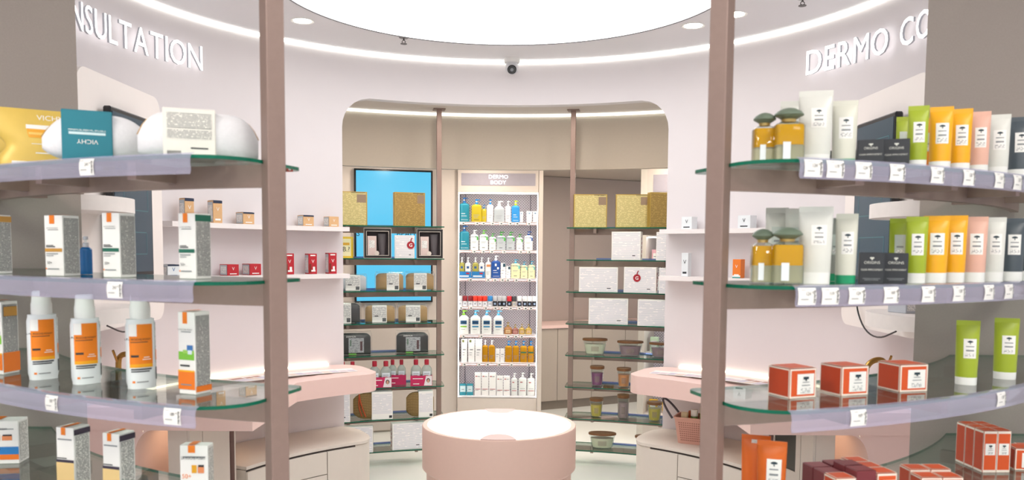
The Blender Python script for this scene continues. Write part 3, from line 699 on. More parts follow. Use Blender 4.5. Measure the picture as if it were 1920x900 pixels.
# third shelf: spray bottles and cartons
def spray(label, x0, x1, yt, yb, R):
    pos, w, h = place(x0, x1, yt, yb, R, True, LV[2]+.0005)
    t = thing_at('spray_bottle', label, 'bottle', pos, to_cam(pos, 22), 'orange and white sunscreen sprays')
    H_ = h*.735
    def prof(z):
        k = 1 if H_*.03 < z < H_*.965 else .93
        return (w/2*k, w/2*.72*k, 2.6)
    b = MB(); b.loft(prof, [0, H_*.03, H_*.1, H_*.5, H_*.9, H_*.965, H_], C('#e9eef0', .3, vary=.01), 36); b.build('bottle_body', t)
    r = w/2
    b = MB(); b.lathe([(r*.66, H_), (r*.70, H_+.004), (r*.70, H_+.026), (r*.66, H_+.031), (r*.60, h*.985), (r*.52, h)], WHITE, 28); b.build('cap', t)
    b = MB(); Or = C('#ef8312', .4)
    b.patch(prof, -.95, .55, .36*H_, .93*H_, Or, nx=16); b.patch(prof, -.95, .55, .31*H_, .36*H_, C('#f2a915', .4), nx=16)
    b.patch(prof, -.95, -.55, .76*H_, .93*H_, PAPER, .0011, 6); 
    T = text('LA ROCHE-POSAY', .0045); b.stick(prof, T, INK, -w*.18, .715*H_, .0016)
    b.patch(prof, -.9, .2, .67*H_, .68*H_, INK, .0012); b.patch(prof, -.9, -.45, .46*H_, .49*H_, INK, .0012)
    b.patch(prof, -.2, .4, .42*H_, .43*H_, PAPER, .0012); b.patch(prof, -.1, .3, .45*H_, .46*H_, PAPER, .0012)
    b.patch(prof, -.9, .45, .275*H_, .295*H_, INK, .0009); b.patch(prof, -.9, .3, .245*H_, .262*H_, INK, .0009)
    b.patch(prof, -.85, -.7, .09*H_, .12*H_, ORANGE, .0009); b.patch(prof, -.6, .2, .095*H_, .11*H_, GREYINK, .0009)
    b.patch(prof, .78, .97, .3*H_, .95*H_, FINE2, .0007, 4); b.patch(prof, .8, .96, .40*H_, .55*H_, Or, .0011, 4); b.patch(prof, .8, .96, .12*H_, .3*H_, INK, .001, 4)
    b.build('label', t)
spray('white spray bottle with orange label beside the cut-off sunscreen carton', 54, 105, 548, 713, 1.98)
spray('white spray bottle with orange label, middle one of the three', 135, 186, 556, 723, 1.98)
spray('white spray bottle with orange label next to the meadow print carton', 238, 290, 560, 737, 1.98)
MEADOW = [('F', .03, .42, .97, .52, C('#7cc23c', .5)), ('F', .3, .50, .97, .54, C('#9ed060', .5)), ('F', .55, .53, .9, .60, C('#3f78b8', .5)), ('F', .6, .49, .85, .54, C('#d9e6ef', .5)), ('F', .12, .34, .7, .36, INK),
          ('F', 0, .06, 1, .275, C('#ee7a1c', .5)), ('F', 0, .275, 1, .295, C('#f2b21c', .5)), ('R', 0, .03, 1, .1, C('#ee7a1c', .5))]
sun_box('baby sunscreen carton with green meadow print and orange foot', 337, 393, 595, 748, 2, 2.0, None, MEADOW)
sun_box('baby sunscreen carton with ochre and orange side beside the sprays, by the grey wall', -24, 31, 574, 709, 2, 1.98, None, MEADOW+[('R', .1, .80, .9, .93, OCH), ('R', 0, .08, 1, .30, C('#ee7a1c', .5))])
# fourth shelf
BL = C('#2a7fc4', .45); PUR = C('#3a3144', .5); SAND = C('#e9c98c', .5)
KID = [('F', .42, .55, .6, .68, C('#e8a823', .5)), ('F', .64, .55, .86, .66, C('#e58d5a', .5)), ('F', .66, .65, .86, .685, INK), ('F', 0, .22, 1, .40, BL), ('F', .05, .33, .6, .35, INK), ('F', 0, .10, 1, .22, C('#ee7a1c', .5))]
def sun_box4(label, x0, x1, yt, front, txt=(), topband=None, R=1.99, phi=-44, wide=1.0):
    pos, w, _ = place(x0, x1, yt, yt+100, R, True, LV[3]+.0005)
    ptop = on_circle((x0+x1)/2, yt, R, True); h = ptop.z-pos.z
    k = math.radians(abs(phi)); 
    wd = w/(math.cos(k)+math.sin(k)/wide); dd = wd/wide
    pr = [('F', .30, .88, .55, 1.0, ORANGE), ('F', .1, .80, .9, .82, GREYINK), ('R', .1, .05, .9, .95 if not topband else .87, FINE)]+list(front)
    if topband: pr += [('R', 0, .88, 1, .97, topband)]
    pr += [('T', .3, 0, .55, 1, ORANGE)]
    return carton('sunscreen_carton', label, 'box', pos, to_cam(pos, phi), wd, dd, h, PAPER, pr, txt)
sun_box4('kids sunscreen carton with blue and orange bands beside the grey wall', -42, 47, 786, KID, [('F', .2, .47, .07, '50+', ORANGE), ('F', .5, .82, .045, 'LA ROCHE-POSAY', INK)], R=1.9, phi=-24, wide=1.9)
TINT = [('F', 0, .44, 1, .485, PUR), ('F', .05, .5, .6, .515, INK), ('F', 0, .03, 1, .44, SAND)]
sun_box4('white and sand sunscreen carton with purple band, beside the kids carton with blue band', 110, 166, 798, TINT, (), PUR)
sun_box4('white and sand sunscreen carton with purple band, between two cartons', 196, 251, 809, TINT, (), PUR)
sun_box4('kids sunscreen carton marked 50 with little figures, near the brown post', 340, 399, 832, KID, [('F', .25, .50, .07, '50+', ORANGE), ('F', .5, .80, .05, 'LA ROCHE-POSAY', INK)], R=2.0, phi=-22, wide=1.9)
# top shelf: gold sachets and white pouches
def gold_sachet(label, x0, x1, yt, yb, R, phi):
    pos, w, h = place(x0, x1, yt, yb, R, True, LV[0]+.0005)
    t = thing_at('gift_sachet', label, 'gift pouch', pos, to_cam(pos, phi), 'gold gift sachets')
    g = C('#dcbb58', .38, .1, vary=.12, scale=20)
    def prof(z):
        u = z/h; pinch = 1-.17*math.exp(-((u-.36)/.16)**2)-.06*(u > .97)
        return (w/2*pinch, .004+.03*(1-u)**.8, 3)
    b = MB(); b.loft(prof, [h*i/22 for i in range(23)], g, 32); b.build('sachet', t)
    b = MB(); b.stick(prof, text('VICHY', h*.085, 1.15), PAPER, -w*.05, h*.86)
    for i, (cx, m) in enumerate(((-.3, PAPER), (.22, C('#1f3f6b', .4)))):
        b.patch(prof, cx-.2, cx+.2, .66*h, .73*h, m); b.patch(prof, cx-.19, cx+.19, .51*h, .66*h, C('#f0a92a', .3)); b.patch(prof, cx-.17, cx+.17, .56*h, .60*h, C('#f7c968', .3), .0012)
    b.patch(prof, -.5, .4, .40*h, .41*h, PAPER); b.patch(prof, -.4, .3, .24*h, .26*h, PAPER); b.patch(prof, -.75, .75, .01*h, .10*h, PAPER); b.patch(prof, -.6, .6, .04*h, .065*h, INK, .0012)
    b.build('print', t)
gold_sachet('shiny gold gift sachet lettered VICHY behind the white pouch with teal sleeve', 6, 205, 195, 303, 1.94, 4)
gold_sachet('shiny gold gift sachet away from the white wash bags', -150, 26, 198, 304, 1.98, -8)
def pouch(label, x0, x1, yt, yb, R, sl0, sl1, teal, phi):
    pos, w, h = place(x0, x1, yt, yb, R, True, LV[0]+.0005); k = w/(x1-x0)
    t = thing_at('wash_bag', label, 'pouch', pos, to_cam(pos, phi), 'white towelling wash bags')
    d = .055
    def xs(u): # height and depth along the width u in -1..1
        return (h*(1-.75*abs(u)**3.6), d*(1-.8*abs(u)**3)) if teal else (h*(1-.6*abs(u)**6), d*(1-.75*abs(u)**4))
    R_ = []
    for i in range(25):
        u = -1+2*i/24; hh, dd = xs(u); z0 = (h-hh)*.32*(1 if teal else .5)
        r = []
        for j in range(20):
            q = 2*PI*j/20; c, s_ = math.cos(q), math.sin(q)
            r.append((u*w/2, dd*math.copysign(abs(c)**.75, c), z0+hh/2+hh/2*math.copysign(abs(s_)**.7, s_)))
        R_.append(r)
    b = MB(); b.rings(R_, C('#e8e8ec', .9, vary=.05, scale=120, bump=.5)); b.build('bag', t)
    b = MB(); pts = []
    for i in range(25):
        u = -1+2*i/24; hh, dd = xs(u); z0 = (h-hh)*.32*(1 if teal else .5); pts.append((u*w/2*1.005, -dd*.35 if teal else -.2*dd, z0+hh*(.94 if teal else .955)+.001))
    b.tube(pts, .0022, C('#b58d4e', .35, .7), 8); b.build('zip', t)
    c0, c1 = [(q-(x0+x1)/2)*k for q in (sl0, sl1)]
    b = MB(); m = C('#137a8c', .45) if teal else C('#eceae2', .5); b.box(c0, -d-.004, .0005, c1, d+.004, h*1.01, m, bev=.002)
    y = -d-.0048; cx = (c0+c1)/2; cw = c1-c0
    if teal:
        T = text('VICHY', h*.085, 1.1); flat(b, T, PAPER, (cx, y, h*.38), (-1, 0, 0), (0, 0, -1))
        b.add([(cx-.36*cw, y, h*.52), (cx+.36*cw, y, h*.52), (cx+.36*cw, y, h*.57), (cx-.36*cw, y, h*.57)], [(0, 1, 2, 3)], C('#cfe6ea', .5))
        b.add([(cx-.37*cw, y, h*.59), (cx+.37*cw, y, h*.59), (cx+.37*cw, y, h*.62), (cx-.37*cw, y, h*.62)], [(0, 1, 2, 3)], PRINT('#137a8c', '#e8f2f3', 330, 500, .45))
    else:
        for z0, z1, x0_, x1_ in ((.60, .92, -.42, .42), (.38, .56, -.42, .42)):
            b.add([(cx+x0_*cw, y, h*z0), (cx+x1_*cw, y, h*z0), (cx+x1_*cw, y, h*z1), (cx+x0_*cw, y, h*z1)], [(0, 1, 2, 3)], PRINT('#eceae2', '#7d7f7f', 330, 330, .42))
        for i in range(10): xx = cx-.42*cw+i*.0028; b.add([(xx, y, h*.05), (xx+.0015, y, h*.05), (xx+.0015, y, h*.13), (xx, y, h*.13)], [(0, 1, 2, 3)], INK)
        b.add([(cx+.02*cw, y, h*.18), (cx+.35*cw, y, h*.18), (cx+.35*cw, y, h*.21), (cx+.02*cw, y, h*.21)], [(0, 1, 2, 3)], INK)
    b.build('paper_sleeve', t)
pouch('white towelling wash bag with teal sleeve lettered VICHY upside down', 92, 278, 207, 297, 2.03, 125, 208, True, 0)
pouch('white towelling wash bag with cream printed sleeve', 268, 479, 205, 292, 2.03, 312, 402, False, 0)
# ------------------------------------------------------------------ near right shelves
MINT = C('#c7ddd2', .5); LIME = C('#a3b52b', .4); YEL = C('#f4b014', .4); PEACH = C('#e3b3a0', .4); IVORY = C('#dcdccf', .4, vary=.02); SLATE = C('#4a545c', .4); MILK = C('#dfe0da', .35)
GREENCAP = C('#1f9c6c', .35); LAB_G = C('#e6efe9', .5)
def oil(label, x0, x1, yt, yb, R, li):
    pos, w, h = place(x0, x1, yt, yb, R, True, LV[li]+.0005)
    t = thing_at('oil_bottle', label, 'bottle', pos, to_cam(pos, 12), 'two-phase oil bottles')
    H_ = h*.74
    def prof(z):
        u = z/H_; k = 1 if u < .9 else 1-.5*((u-.9)/.1)**1.6
        return (w/2*k, w/2*.8*k, 6)
    b = MB(); b.loft(prof, [0, H_*.04, H_*.4, H_*.9, H_*.93, H_*.96, H_*.98, H_], CLEAR, 32); b.build('glass_bottle', t)
    def pin(z): a, b_, n = prof(z); return (a*.93, b_*.93, n)
    m = GL('yellow_oil', '#ffcb1a', .3, '#f0b40c', .8); m2 = GL('clear_lotion', '#f3efd6', .3, '#e9e4cc', .35)
    b = MB(); b.loft(pin, [H_*.44, H_*.6, H_*.86, H_*.92], m, 24); b.build('oil_layer', t)
    b = MB(); b.loft(pin, [H_*.03, H_*.2, H_*.435], m2, 24); b.build('lotion_layer', t)
    r = w/2
    b = MB(); b.lathe([(r*.45, H_), (r*.5, H_+h*.04), (r*.45, H_+h*.06)], C('#c9b070', .3, .5), 20); b.build('neck', t)
    b = MB(); z0 = H_+h*.05; b.lathe([(r*.5, z0), (r*.97, z0+h*.065), (r*.97, z0+h*.085), (r*.8, z0+h*.135), (r*.45, z0+h*.18), (r*.2, z0+h*.195), (.0005, z0+h*.2)], C('#6e7d6c', .5, vary=.08), 28); b.build('cap', t)
    b = MB(); b.patch(prof, -.5, .0, .08*H_, .5*H_, C('#e8eef2', .3)); b.build('label', t)
def tb(label, x0, x1, yt, yb, R, li, body, cap=WHITE, phi=0, **k):
    pos, w, h = place(x0, x1, yt, yb, R, True, LV[li]+.0005)
    return tube(label, pos, to_cam(pos, phi), w, min(w*.8, .045), h, body, cap, **k)
def black_carton(label, x0, x1, yt, yb, R, li):
    pos, w, h = place(x0, x1, yt, yb, R, True, LV[li]+.0005); bk = C('#2f3238', .5)
    m = C('#d9dad2', .5)
    carton('face_cream_carton', label, 'box', pos, to_cam(pos, 3), w*.96, w*.9, h, bk, [('F', .15, .16, .85, .175, GREYINK), ('F', .22, .115, .78, .13, GREYINK), ('F', .42, .80, .58, .85, m), ('F', .47, .76, .53, .80, m)], [('F', .5, .68, .085, 'ORIGINS', m), ('F', .5, .45, .06, 'CLEAR IMPROVEMENT', m)], 'black cube cartons on the upper shelves')
sh = ('uppermost shelf', 'second shelf')
oil('golden oil bottle with grey-green cap nearer the brown post on the uppermost shelf', 1412, 1454, 206, 304, 2.0, 0)
oil('golden oil bottle with grey-green cap beside the large white tube on the uppermost shelf', 1451, 1506, 198, 303, 2.04, 0)
oil('golden oil bottle with grey-green cap nearer the brown post on the second shelf', 1409, 1450, 427, 530, 2.0, 1)
oil('golden oil bottle with grey-green cap beside the large white tube on the second shelf', 1447, 1504, 426, 533, 2.04, 1)
for li, y in ((0, 0), (1, 0)):
    q = sh[li]
    rows = ((1463, 1497, 170, 300, 1.90, MILK, WHITE, 'white tube half hidden behind the oil bottle'), (1498, 1559, 163, 303, 2.02, MILK, WHITE, 'large milky white tube beside the oil bottles'), (1561, 1606, 179, 303, 2.02, IVORY, GREENCAP, 'ivory tube with green cap'),
            (1681, 1704, 199, 307, 1.92, LIME, WHITE, 'lime green tube partly hidden behind another'), (1703, 1739, 193, 312, 2.05, LIME, WHITE, 'lime green tube with white label beside the black cartons'), (1734, 1748, 204, 312, 1.93, C('#ee8a12', .4), WHITE, 'orange tube peeping between lime and yellow tubes'),
            (1744, 1784, 194, 314, 2.05, YEL, WHITE, 'yellow tube next to the lime tube'), (1782, 1820, 198, 317, 2.05, YEL, WHITE, 'yellow tube next to the pale pink tube'), (1819, 1854, 203, 320, 2.05, PEACH, WHITE, 'pale pink tube'),
            (1853, 1891, 208, 323, 2.05, MILK, WHITE, 'milky white tube between pink and grey tubes'), (1893, 1932, 213, 328, 2.05, SLATE, WHITE, 'dark slate grey tube')) if li == 0 else \
           ((1435, 1476, 390, 527, 1.88, MILK, WHITE, 'white tube half hidden behind the oil bottles, nearer the post'), (1472, 1506, 391, 528, 1.93, MILK, WHITE, 'white tube half hidden behind the large white tube'), (1498, 1559, 388, 532, 2.04, MILK, WHITE, 'large milky white tube beside the oil bottles'), (1555, 1572, 410, 528, 1.9, C('#9a9e98', .4), GREENCAP, 'grey printed tube with green cap peeping out'), (1567, 1606, 401, 531, 2.03, IVORY, GREENCAP, 'ivory tube with green cap'),
            (1668, 1702, 407, 524, 1.92, LIME, WHITE, 'lime green tube partly hidden behind another'), (1699, 1737, 407, 531, 2.05, LIME, WHITE, 'lime green tube with white label beside the black cartons'),
            (1732, 1776, 407, 532, 2.05, YEL, WHITE, 'yellow tube next to the lime tube'), (1772, 1810, 407, 532, 2.05, YEL, WHITE, 'yellow tube next to the pale pink tube'), (1808, 1848, 409, 531, 2.05, PEACH, WHITE, 'pale pink tube'),
            (1847, 1882, 411, 531, 2.05, MILK, WHITE, 'milky white tube between pink and grey tubes'), (1880, 1918, 413, 530, 2.05, SLATE, WHITE, 'dark slate grey tube'), (1912, 1950, 414, 529, 2.04, SLATE, WHITE, 'second dark slate grey tube behind the first'))
    for x0, x1, yt, yb, R, body, cap, lb in rows:
        hid = R < 1.97
        big = (x1-x0) > 55
        tb(lb+' on the '+q, x0, x1, yt, yb, R, li, body, cap, 6, lab=(PAPER if not hid else C('#c9d2cc', .5)), caph=.15 if cap is WHITE else .12, labx=(-.5, .62) if not big else (-.3, .62), labz=(.42, .74) if not big else (.5, .76),
           group='cosmetic tubes on the '+q, mark=not hid)
black_carton('black cube carton lettered ORIGINS beside the ivory tube on the uppermost shelf', 1608, 1655, 256, 306, 2.04, 0)
black_carton('black cube carton lettered ORIGINS beside the lime tube on the uppermost shelf', 1656, 1703, 257, 310, 2.05, 0)
black_carton('black cube carton lettered ORIGINS beside the ivory tube on the second shelf', 1611, 1656, 472, 530, 2.05, 1)
black_carton('black cube carton lettered ORIGINS beside the lime tube on the second shelf', 1657, 1700, 473, 530, 2.06, 1)
pos, w, h = place(1552, 1607, 262, 303, 1.9, True, LV[0]+.0005); carton('face_cream_carton', 'plain black carton hidden behind the green-capped tube, uppermost shelf', 'box', pos, to_cam(pos), w*.98, .05, h, C('#2f3238', .5))
# third shelf: orange cubes, lime tubes
OR2 = C('#d9551f', .5); OR3 = C('#e2621f', .5); CRM = C('#f0e3d6', .5)
def orange_carton(label, pos, rot, w, d, h, group, lab=(.28, .12, .92, .82), txt=True):
    pr = [('F', .0, .0, 1, 1, CRM), ('F', .05, .06, .95, .94, OR2), ('F', *lab, PAPER), ('L', 0, 0, 1, 1, CRM), ('L', .04, .05, .96, .95, C('#c4431a', .5)), ('R', 0, 0, 1, 1, CRM), ('R', .04, .05, .96, .95, C('#c4431a', .5)), ('T', 0, 0, 1, 1, CRM), ('T', .05, .05, .95, .95, C('#d9562a', .5))]
    u0, v0, u1, v1 = lab; cu = (u0+u1)/2; dv = v1-v0; du = u1-u0
    pr += [('F', cu-.3*du, v0+.06*dv, cu+.3*du, v0+.3*dv, FINE2), ('F', cu-.25*du, v0+.42*dv, cu+.25*du, v0+.46*dv, GREYINK), ('F', cu-.2*du, v0+.58*dv, cu+.2*du, v0+.61*dv, GREYINK),
           ('F', cu-.16*du, v0+.74*dv, cu+.16*du, v0+.86*dv, C('#1c3540', .5)), ('F', cu-.04*du, v0+.66*dv, cu+.04*du, v0+.74*dv, C('#1c3540', .5))]
    return carton('face_cream_carton', label, 'box', pos, rot, w, d, h, OR3, pr, (), group, .001)
for (x0, x1, yt, yb, lb) in ((1443, 1526, 698, 752, 'orange cube carton with white label nearest the brown post'), (1541, 1623, 692, 745, 'orange cube carton with white label, middle one of three'), (1650, 1733, 688, 737, 'orange cube carton with white label nearest the lime tubes')):
    pos, w, h = place(x0, x1, yt, yb, 1.98, True, LV[2]+.0005); orange_carton(lb, pos, to_cam(pos, 40), w/1.40, w/1.40, h, 'three orange cubes on the third shelf')
tb('lime green tube with white cap beside the orange cubes', 1793, 1833, 606, 726, 2.0, 2, LIME, WHITE, 8, group='lime tubes on the third shelf', labx=(-.4, .7))
tb('lime green tube with white cap, farther from the orange cubes', 1865, 1906, 605, 719, 2.0, 2, LIME, WHITE, 8, group='lime tubes on the third shelf', labx=(-.4, .7))
# fourth shelf: flat sachets, maroon and orange cartons
def flat_on4(px, py, R): p = on_circle(px, py, R, True); return Vector((p.x, p.y, LV[3]+.0005)), p.z-LV[3]
for x, y, R, lab, lb in ((1418, 816, 1.9, True, 'orange flat tube behind another, white sticker at its top'), (1448, 827, 1.97, False, 'orange flat tube with tree label near the brown post')):
    pos, h = flat_on4(x, y, R); w = .068
    t = tube(lb, pos, to_cam(pos, -4), w, .04, h, C('#e0691a', .35), C('#e0691a', .35), lab=PAPER, caph=.1, labz=(.36, .74) if not lab else (.88, .93), labx=(-.3, .7), mark=not lab, group='orange flat tubes')
MAR = C('#7a2f36', .5); rows = ('by the rail', 'in the middle', 'at the back')
gp, gh = flat_on4(1590, 880, 1.99); r0 = to_cam(gp, 32)
for i in range(3):
    for j in range(3):
        v = gp+Vector((math.cos(r0), math.sin(r0), 0))*(.052*(j-1))+Vector((-math.sin(r0), math.cos(r0), 0))*(.052*(i-1)); h = gh+(.012 if (i, j) in ((1, 1), (0, 1)) else 0)+.004*j
        if (i, j) in ((1, 0), (2, 0), (1, 1), (0, 1), (2, 1)): carton('face_cream_carton', 'maroon lidded carton among the orange ones, row %s, %s' % (rows[i], ('near the flat tubes', 'mid row', '')[j]), 'box', v, r0, .049, .049, h, MAR, [('T', .04, .04, .96, .96, C('#84363c', .5))], (), 'maroon cartons on the fourth shelf')
        else: orange_carton('small orange carton beside maroon ones, row %s, %s' % (rows[i], ('near the flat tubes', 'mid row', 'toward the tall cartons')[j]), v, r0, .049, .049, h, 'small orange cartons on the fourth shelf')
gp, gh = flat_on4(1745, 886, 2.06); r0 = to_cam(gp, 30)
for i in range(2):
    for j in range(2):
        v = gp+Vector((math.cos(r0), math.sin(r0), 0))*(.052*(j-.5))+Vector((-math.sin(r0), math.cos(r0), 0))*(.052*(i-.5))
        orange_carton('small orange carton in the block of four before the tall cartons, %s row, %s' % (('front', 'back')[i], ('maroon side', 'tall side')[j]), v, r0, .049, .049, gh+.006*i, 'small orange cartons beside the tall ones')
bp, hb = flat_on4(1862, 806, 1.93); r0 = to_cam(bp, 33)
for i in range(3):
    for j in range(2):
        off = Vector((math.cos(r0), math.sin(r0), 0))*(.0385*j-.019)+Vector((-math.sin(r0), math.cos(r0), 0))*(.043*i)
        orange_carton('tall orange serum carton, %s row of six, %s' % (('front', 'middle', 'rear')[i], ('beside the low cartons', 'beside the wide carton')[j]), bp+off, r0, .037, .041, hb, 'tall orange serum cartons', (.12, .42, .88, .70))
for px, R, lb in ((1917, 2.0, 'wide orange carton with white label beside the tall cartons'), (1930, 1.92, 'wide orange carton set behind another wide one')):
    pos, h = flat_on4(px, 838 if R > 1.95 else 836, R); orange_carton(lb, pos, to_cam(pos, 25), .062, .06, h, 'wide orange cartons')
# ------------------------------------------------------------------ small boxes on the white wall shelves
def wbox(label, x0, x1, yt, yb, z, c1, kind, phi, R=1.92, text_='V', tm=PAPER):
    pos, w, h = place(x0, x1, yt, yb, R, False, z+.0005)
    k = math.radians(abs(phi)); s = w/(math.cos(k)+math.sin(k))
    pr = [('L', .06, .06, .94, .94, C('#b9c2c8', .5)), ('L', .15, .2, .85, .8, FINE2)]+[('F', .2, .12, .8, .2, tm)]
    if kind == 'top': pr += [('F', 0, .88, 1, 1, C('#22304a', .5)), ('T', 0, 0, 1, 1, C('#22304a', .5))]
    if kind == 'ser': pr += [('F', .05, .08, .3, .5, C('#7d2a1e', .3)), ('F', .5, .2, .75, .36, PAPER), ('F', .2, .88, .8, .94, PAPER)]
    if kind == 'foot': pr += [('F', 0, 0, 1, .14, PAPER), ('F', 0, 0, 1, .06, C('#2a9a98', .5))]
    carton('skincare_carton', label, 'box', pos, to_cam(pos, phi), s, s, h, c1, pr, [('F', .5, .62, .28 if h < s*1.3 else .16, text_, tm)], None, .0008)
TAN = C('#d9ae7e', .5); RED = C('#b8202c', .45); LB = C('#e6ebee', .5)
U, Lw = 1.944, 1.643
wbox('tan serum carton with navy top beside the dark monitor', 337, 363, 373, 417, U, TAN, 'top', 32); wbox('tan serum carton with navy top, second from the dark monitor', 390, 416, 376, 418, U, TAN, 'top', 32)
wbox('small tan cream carton with navy lid band between the serum cartons and the brown post', 443, 476, 399, 421, U, TAN, 'top', 34); wbox('small tan cream carton with navy band, farther from the opening', 558, 588, 404, 424, U, TAN, 'top', 30); wbox('small tan cream carton right by the opening edge', 607, 635, 406, 425, U, TAN, 'x', 30)
wbox('white and blue carton low beside the dark monitor', 303, 335, 492, 516, Lw, LB, 'top', 30, tm=C('#2a5f9c', .5)); wbox('red cream cube carton nearer the dark monitor', 413, 447, 497, 518, Lw, RED, 'x', 34); wbox('red cream cube carton nearer the brown post', 455, 489, 496, 517, Lw, RED, 'x', 34)
wbox('tall red serum carton half hidden by the brown post', 527, 551, 474, 513, Lw, RED, 'ser', 25); wbox('tall red serum carton, middle of three', 572, 594, 475, 513, Lw, RED, 'ser', 25); wbox('tall red serum carton right by the opening edge', 610, 631, 474, 513, Lw, RED, 'ser', 25)
wbox('white cream carton with V near the opening edge', 1278, 1307, 410, 433, U, LB, 'x', -28, tm=INK); wbox('white cream carton with V seen beside the tubes', 1384, 1418, 407, 431, U, LB, 'x', -28, tm=INK)
wbox('tall white carton with orange side near the opening edge', 1278, 1296, 478, 522, Lw, LB, 'x', -28, tm=INK); wbox('tall orange sunscreen carton with white foot', 1374, 1396, 487, 522, Lw, C('#ee7f28', .5), 'foot', -28)
b = MB(); b.box(-.06, -.05, 0, .06, .05, .06, C('#b9bec6', .5), bev=.002); b.add([(-.055, -.0508, .01), (.055, -.0508, .01), (.055, -.0508, .05), (-.055, -.0508, .05)], [(0, 1, 2, 3)], FINE2)
tag(b.build('carton', loc=(1.66, 3.36, 1.5605), rot=.3), 'grey printed carton on the lower round tray under the letters DERMO CO', 'box')
# basket with jars on the low cabinet
p = on_circle(1303, 820, 1.75); t = thing('shopping_basket', 'pink perforated plastic basket with two dark grey handles', 'basket', (p.x, p.y, .6225), to_cam(p, -12))
def ring_rect(w, d, z, n=6, r=.03):
    return [(sx*(w/2-r)+r*math.cos(q), sy*(d/2-r)+r*math.sin(q), z) for sx, sy, q0 in ((1, 1, 0), (-1, 1, PI/2), (-1, -1, PI), (1, -1, 1.5*PI)) for q in [q0+i*PI/2/n for i in range(n+1)]]
BP = C('#dba898', .5)
b = MB(); b.rings([ring_rect(.19, .15, 0), ring_rect(.23, .18, .15), ring_rect(.24, .19, .155), ring_rect(.24, .19, .165), ring_rect(.222, .172, .165), ring_rect(.185, .145, .006)], BP); b.build('tub', t)
b = MB(); hm = C('#a87466', .6)
for i in range(13):
    for j in range(9):
        z = .02+j*.0135; f = z/.15; wv = .19+.04*f; x = (-.5+(i+.5)/13)*(wv-.05); y = -(.15+.03*f)/2-.0007
        b.add([(x-.004, y, z), (x+.004, y, z), (x+.004, y-.0003, z+.007), (x-.004, y-.0003, z+.007)], [(0, 1, 2, 3)], hm)
b.build('perforation', t)['kind'] = 'stuff'
for s, tilt in ((-1, 38), (1, 8)):
    b = MB(); pts = []
    for i in range(17):
        q = PI*i/16; r_ = .085; v = Vector((0, -.09*math.cos(q), .13*math.sin(q))); v = Matrix.Rotation(math.radians(s*tilt-(0)), 3, 'Y') @ v; pts.append((s*.122+v.x, v.y, .155+v.z))
    b.tube(pts, .007, C('#4f4a52', .5), 8); b.build('handle', t)
for i, (x, y, c, cc) in enumerate(((-.06, -.03, '#c4622a', '#e9d9b0'), (.0, -.03, '#5f7a34', '#f0efe8'), (.055, -.035, '#8d9a4a', '#e3d9c0'), (-.03, .035, '#d9a04a', '#b85a2a'), (.045, .035, '#6c7f3a', '#efe9dd'))):
    M_ = Matrix.Rotation(to_cam(p, -12), 4, 'Z') @ Vector((x, y, 0))
    t = thing('cosmetic_jar', ('rust', 'dark green', 'olive', 'amber', 'moss')[i]+' cosmetic jar lying in the pink basket', 'jar', (p.x+M_.x, p.y+M_.y, .6295+.022*(i % 3)), random.random()*3, 'jars in the basket')
    b = MB(); b.lathe([(.02, 0), (.022, .005), (.022, .135), (.019, .14)], C(c, .35), 18); b.build('jar_body', t); b = MB(); b.lathe([(.021, .14), (.022, .143), (.022, .175), (.02, .18)], C(cc, .4), 18); b.build('lid', t)
# ================================================================== BEHIND THE OPENING
# turquoise screen on the back wall
a = ang(on_circle(738, 440, RB-.03)); p = pol(RB-.022, a); zb, zt = on_circle(738, 567, RB-.05).z, on_circle(738, 318, RB-.05).z
t = thing('display_screen', 'tall portrait screen showing plain turquoise with dark lettering', 'screen', (p.x, p.y, zb), math.radians(-a))
wv = 145*p.y/F/2
b = MB(); b.box(-wv, -.045, 0, wv, -.001, zt-zb, DARK, bev=.004); b.build('casing', t)
b = MB(); b.box(-wv+.018, -.0465, .018, wv-.018, -.045, zt-zb-.018, EM('turquoise_screen', '#55c3ec', .95)); b.build('screen', t)
b = MB(); zl = on_circle(738, 438, RB-.05).z-zb; k = p.y/F
for st, px in (('S', 672), ('BEAU', 760)): flat(b, text(st, .055, .95), C('#0c3a4a', .5), ((px-738)*k, -.048, zl), (1, 0, 0), (0, 0, 1))
b.build('lettering', t)
# DERMO BODY cabinet
YC = 8.15
zc = lambda y, x=933: on_y(x, y, YC).z
t = thing('display_cabinet', 'lit wall cabinet headed DERMO BODY with perforated back and seven shelves', 'cabinet', ((CX0+CX1)/2, YC, 0))
xm = (CX0+CX1)/2; hw = (CX1-CX0)/2; kpx = (YC*1.0)/F
L_, R_ = -hw+.006, on_y(1008, 500, YC).x-xm
b = MB(); b.box(-hw, 0, 0, L_, .36, 2.675, BEIGE); b.build('side_panel', t)
b = MB(); b.box(R_, 0, 0, hw-.045, .36, 2.675, BEIGE); b.build('side_panel', t); b = MB(); b.box(hw-.042, -.01, 0, hw, .36, 2.675, BEIGE); b.build('side_panel', t)
zh = zc(361)
b = MB(); b.box(L_, 0, zh, R_, .36, 2.67, BEIGE); b.build('header', t)
b = MB(); s0, s1 = on_y(865, 340, YC).x-xm, on_y(1004, 340, YC).x-xm; b.box(s0, -.004, zc(348), s1, -.0005, zc(325), C('#a9a3ad', .12)); sg = b.build('sign_panel', t)
b = MB(); flat(b, text('DERMO', .036, 1.1), EM('sign_letters', '#ffffff', 1.3), ((s0+s1)/2, -.0055, zc(331.5)), (1, 0, 0), (0, 0, 1)); flat(b, text('BODY', .036, 1.1), EM('sign_letters', '#ffffff', 1.3), ((s0+s1)/2, -.0055, zc(342)), (1, 0, 0), (0, 0, 1)); b.build('sign_lettering', sg)
zbase = zc(745)
b = MB(); b.box(L_, .02, .0, R_, .36, zbase-.012, BEIGE); b.build('plinth', t)
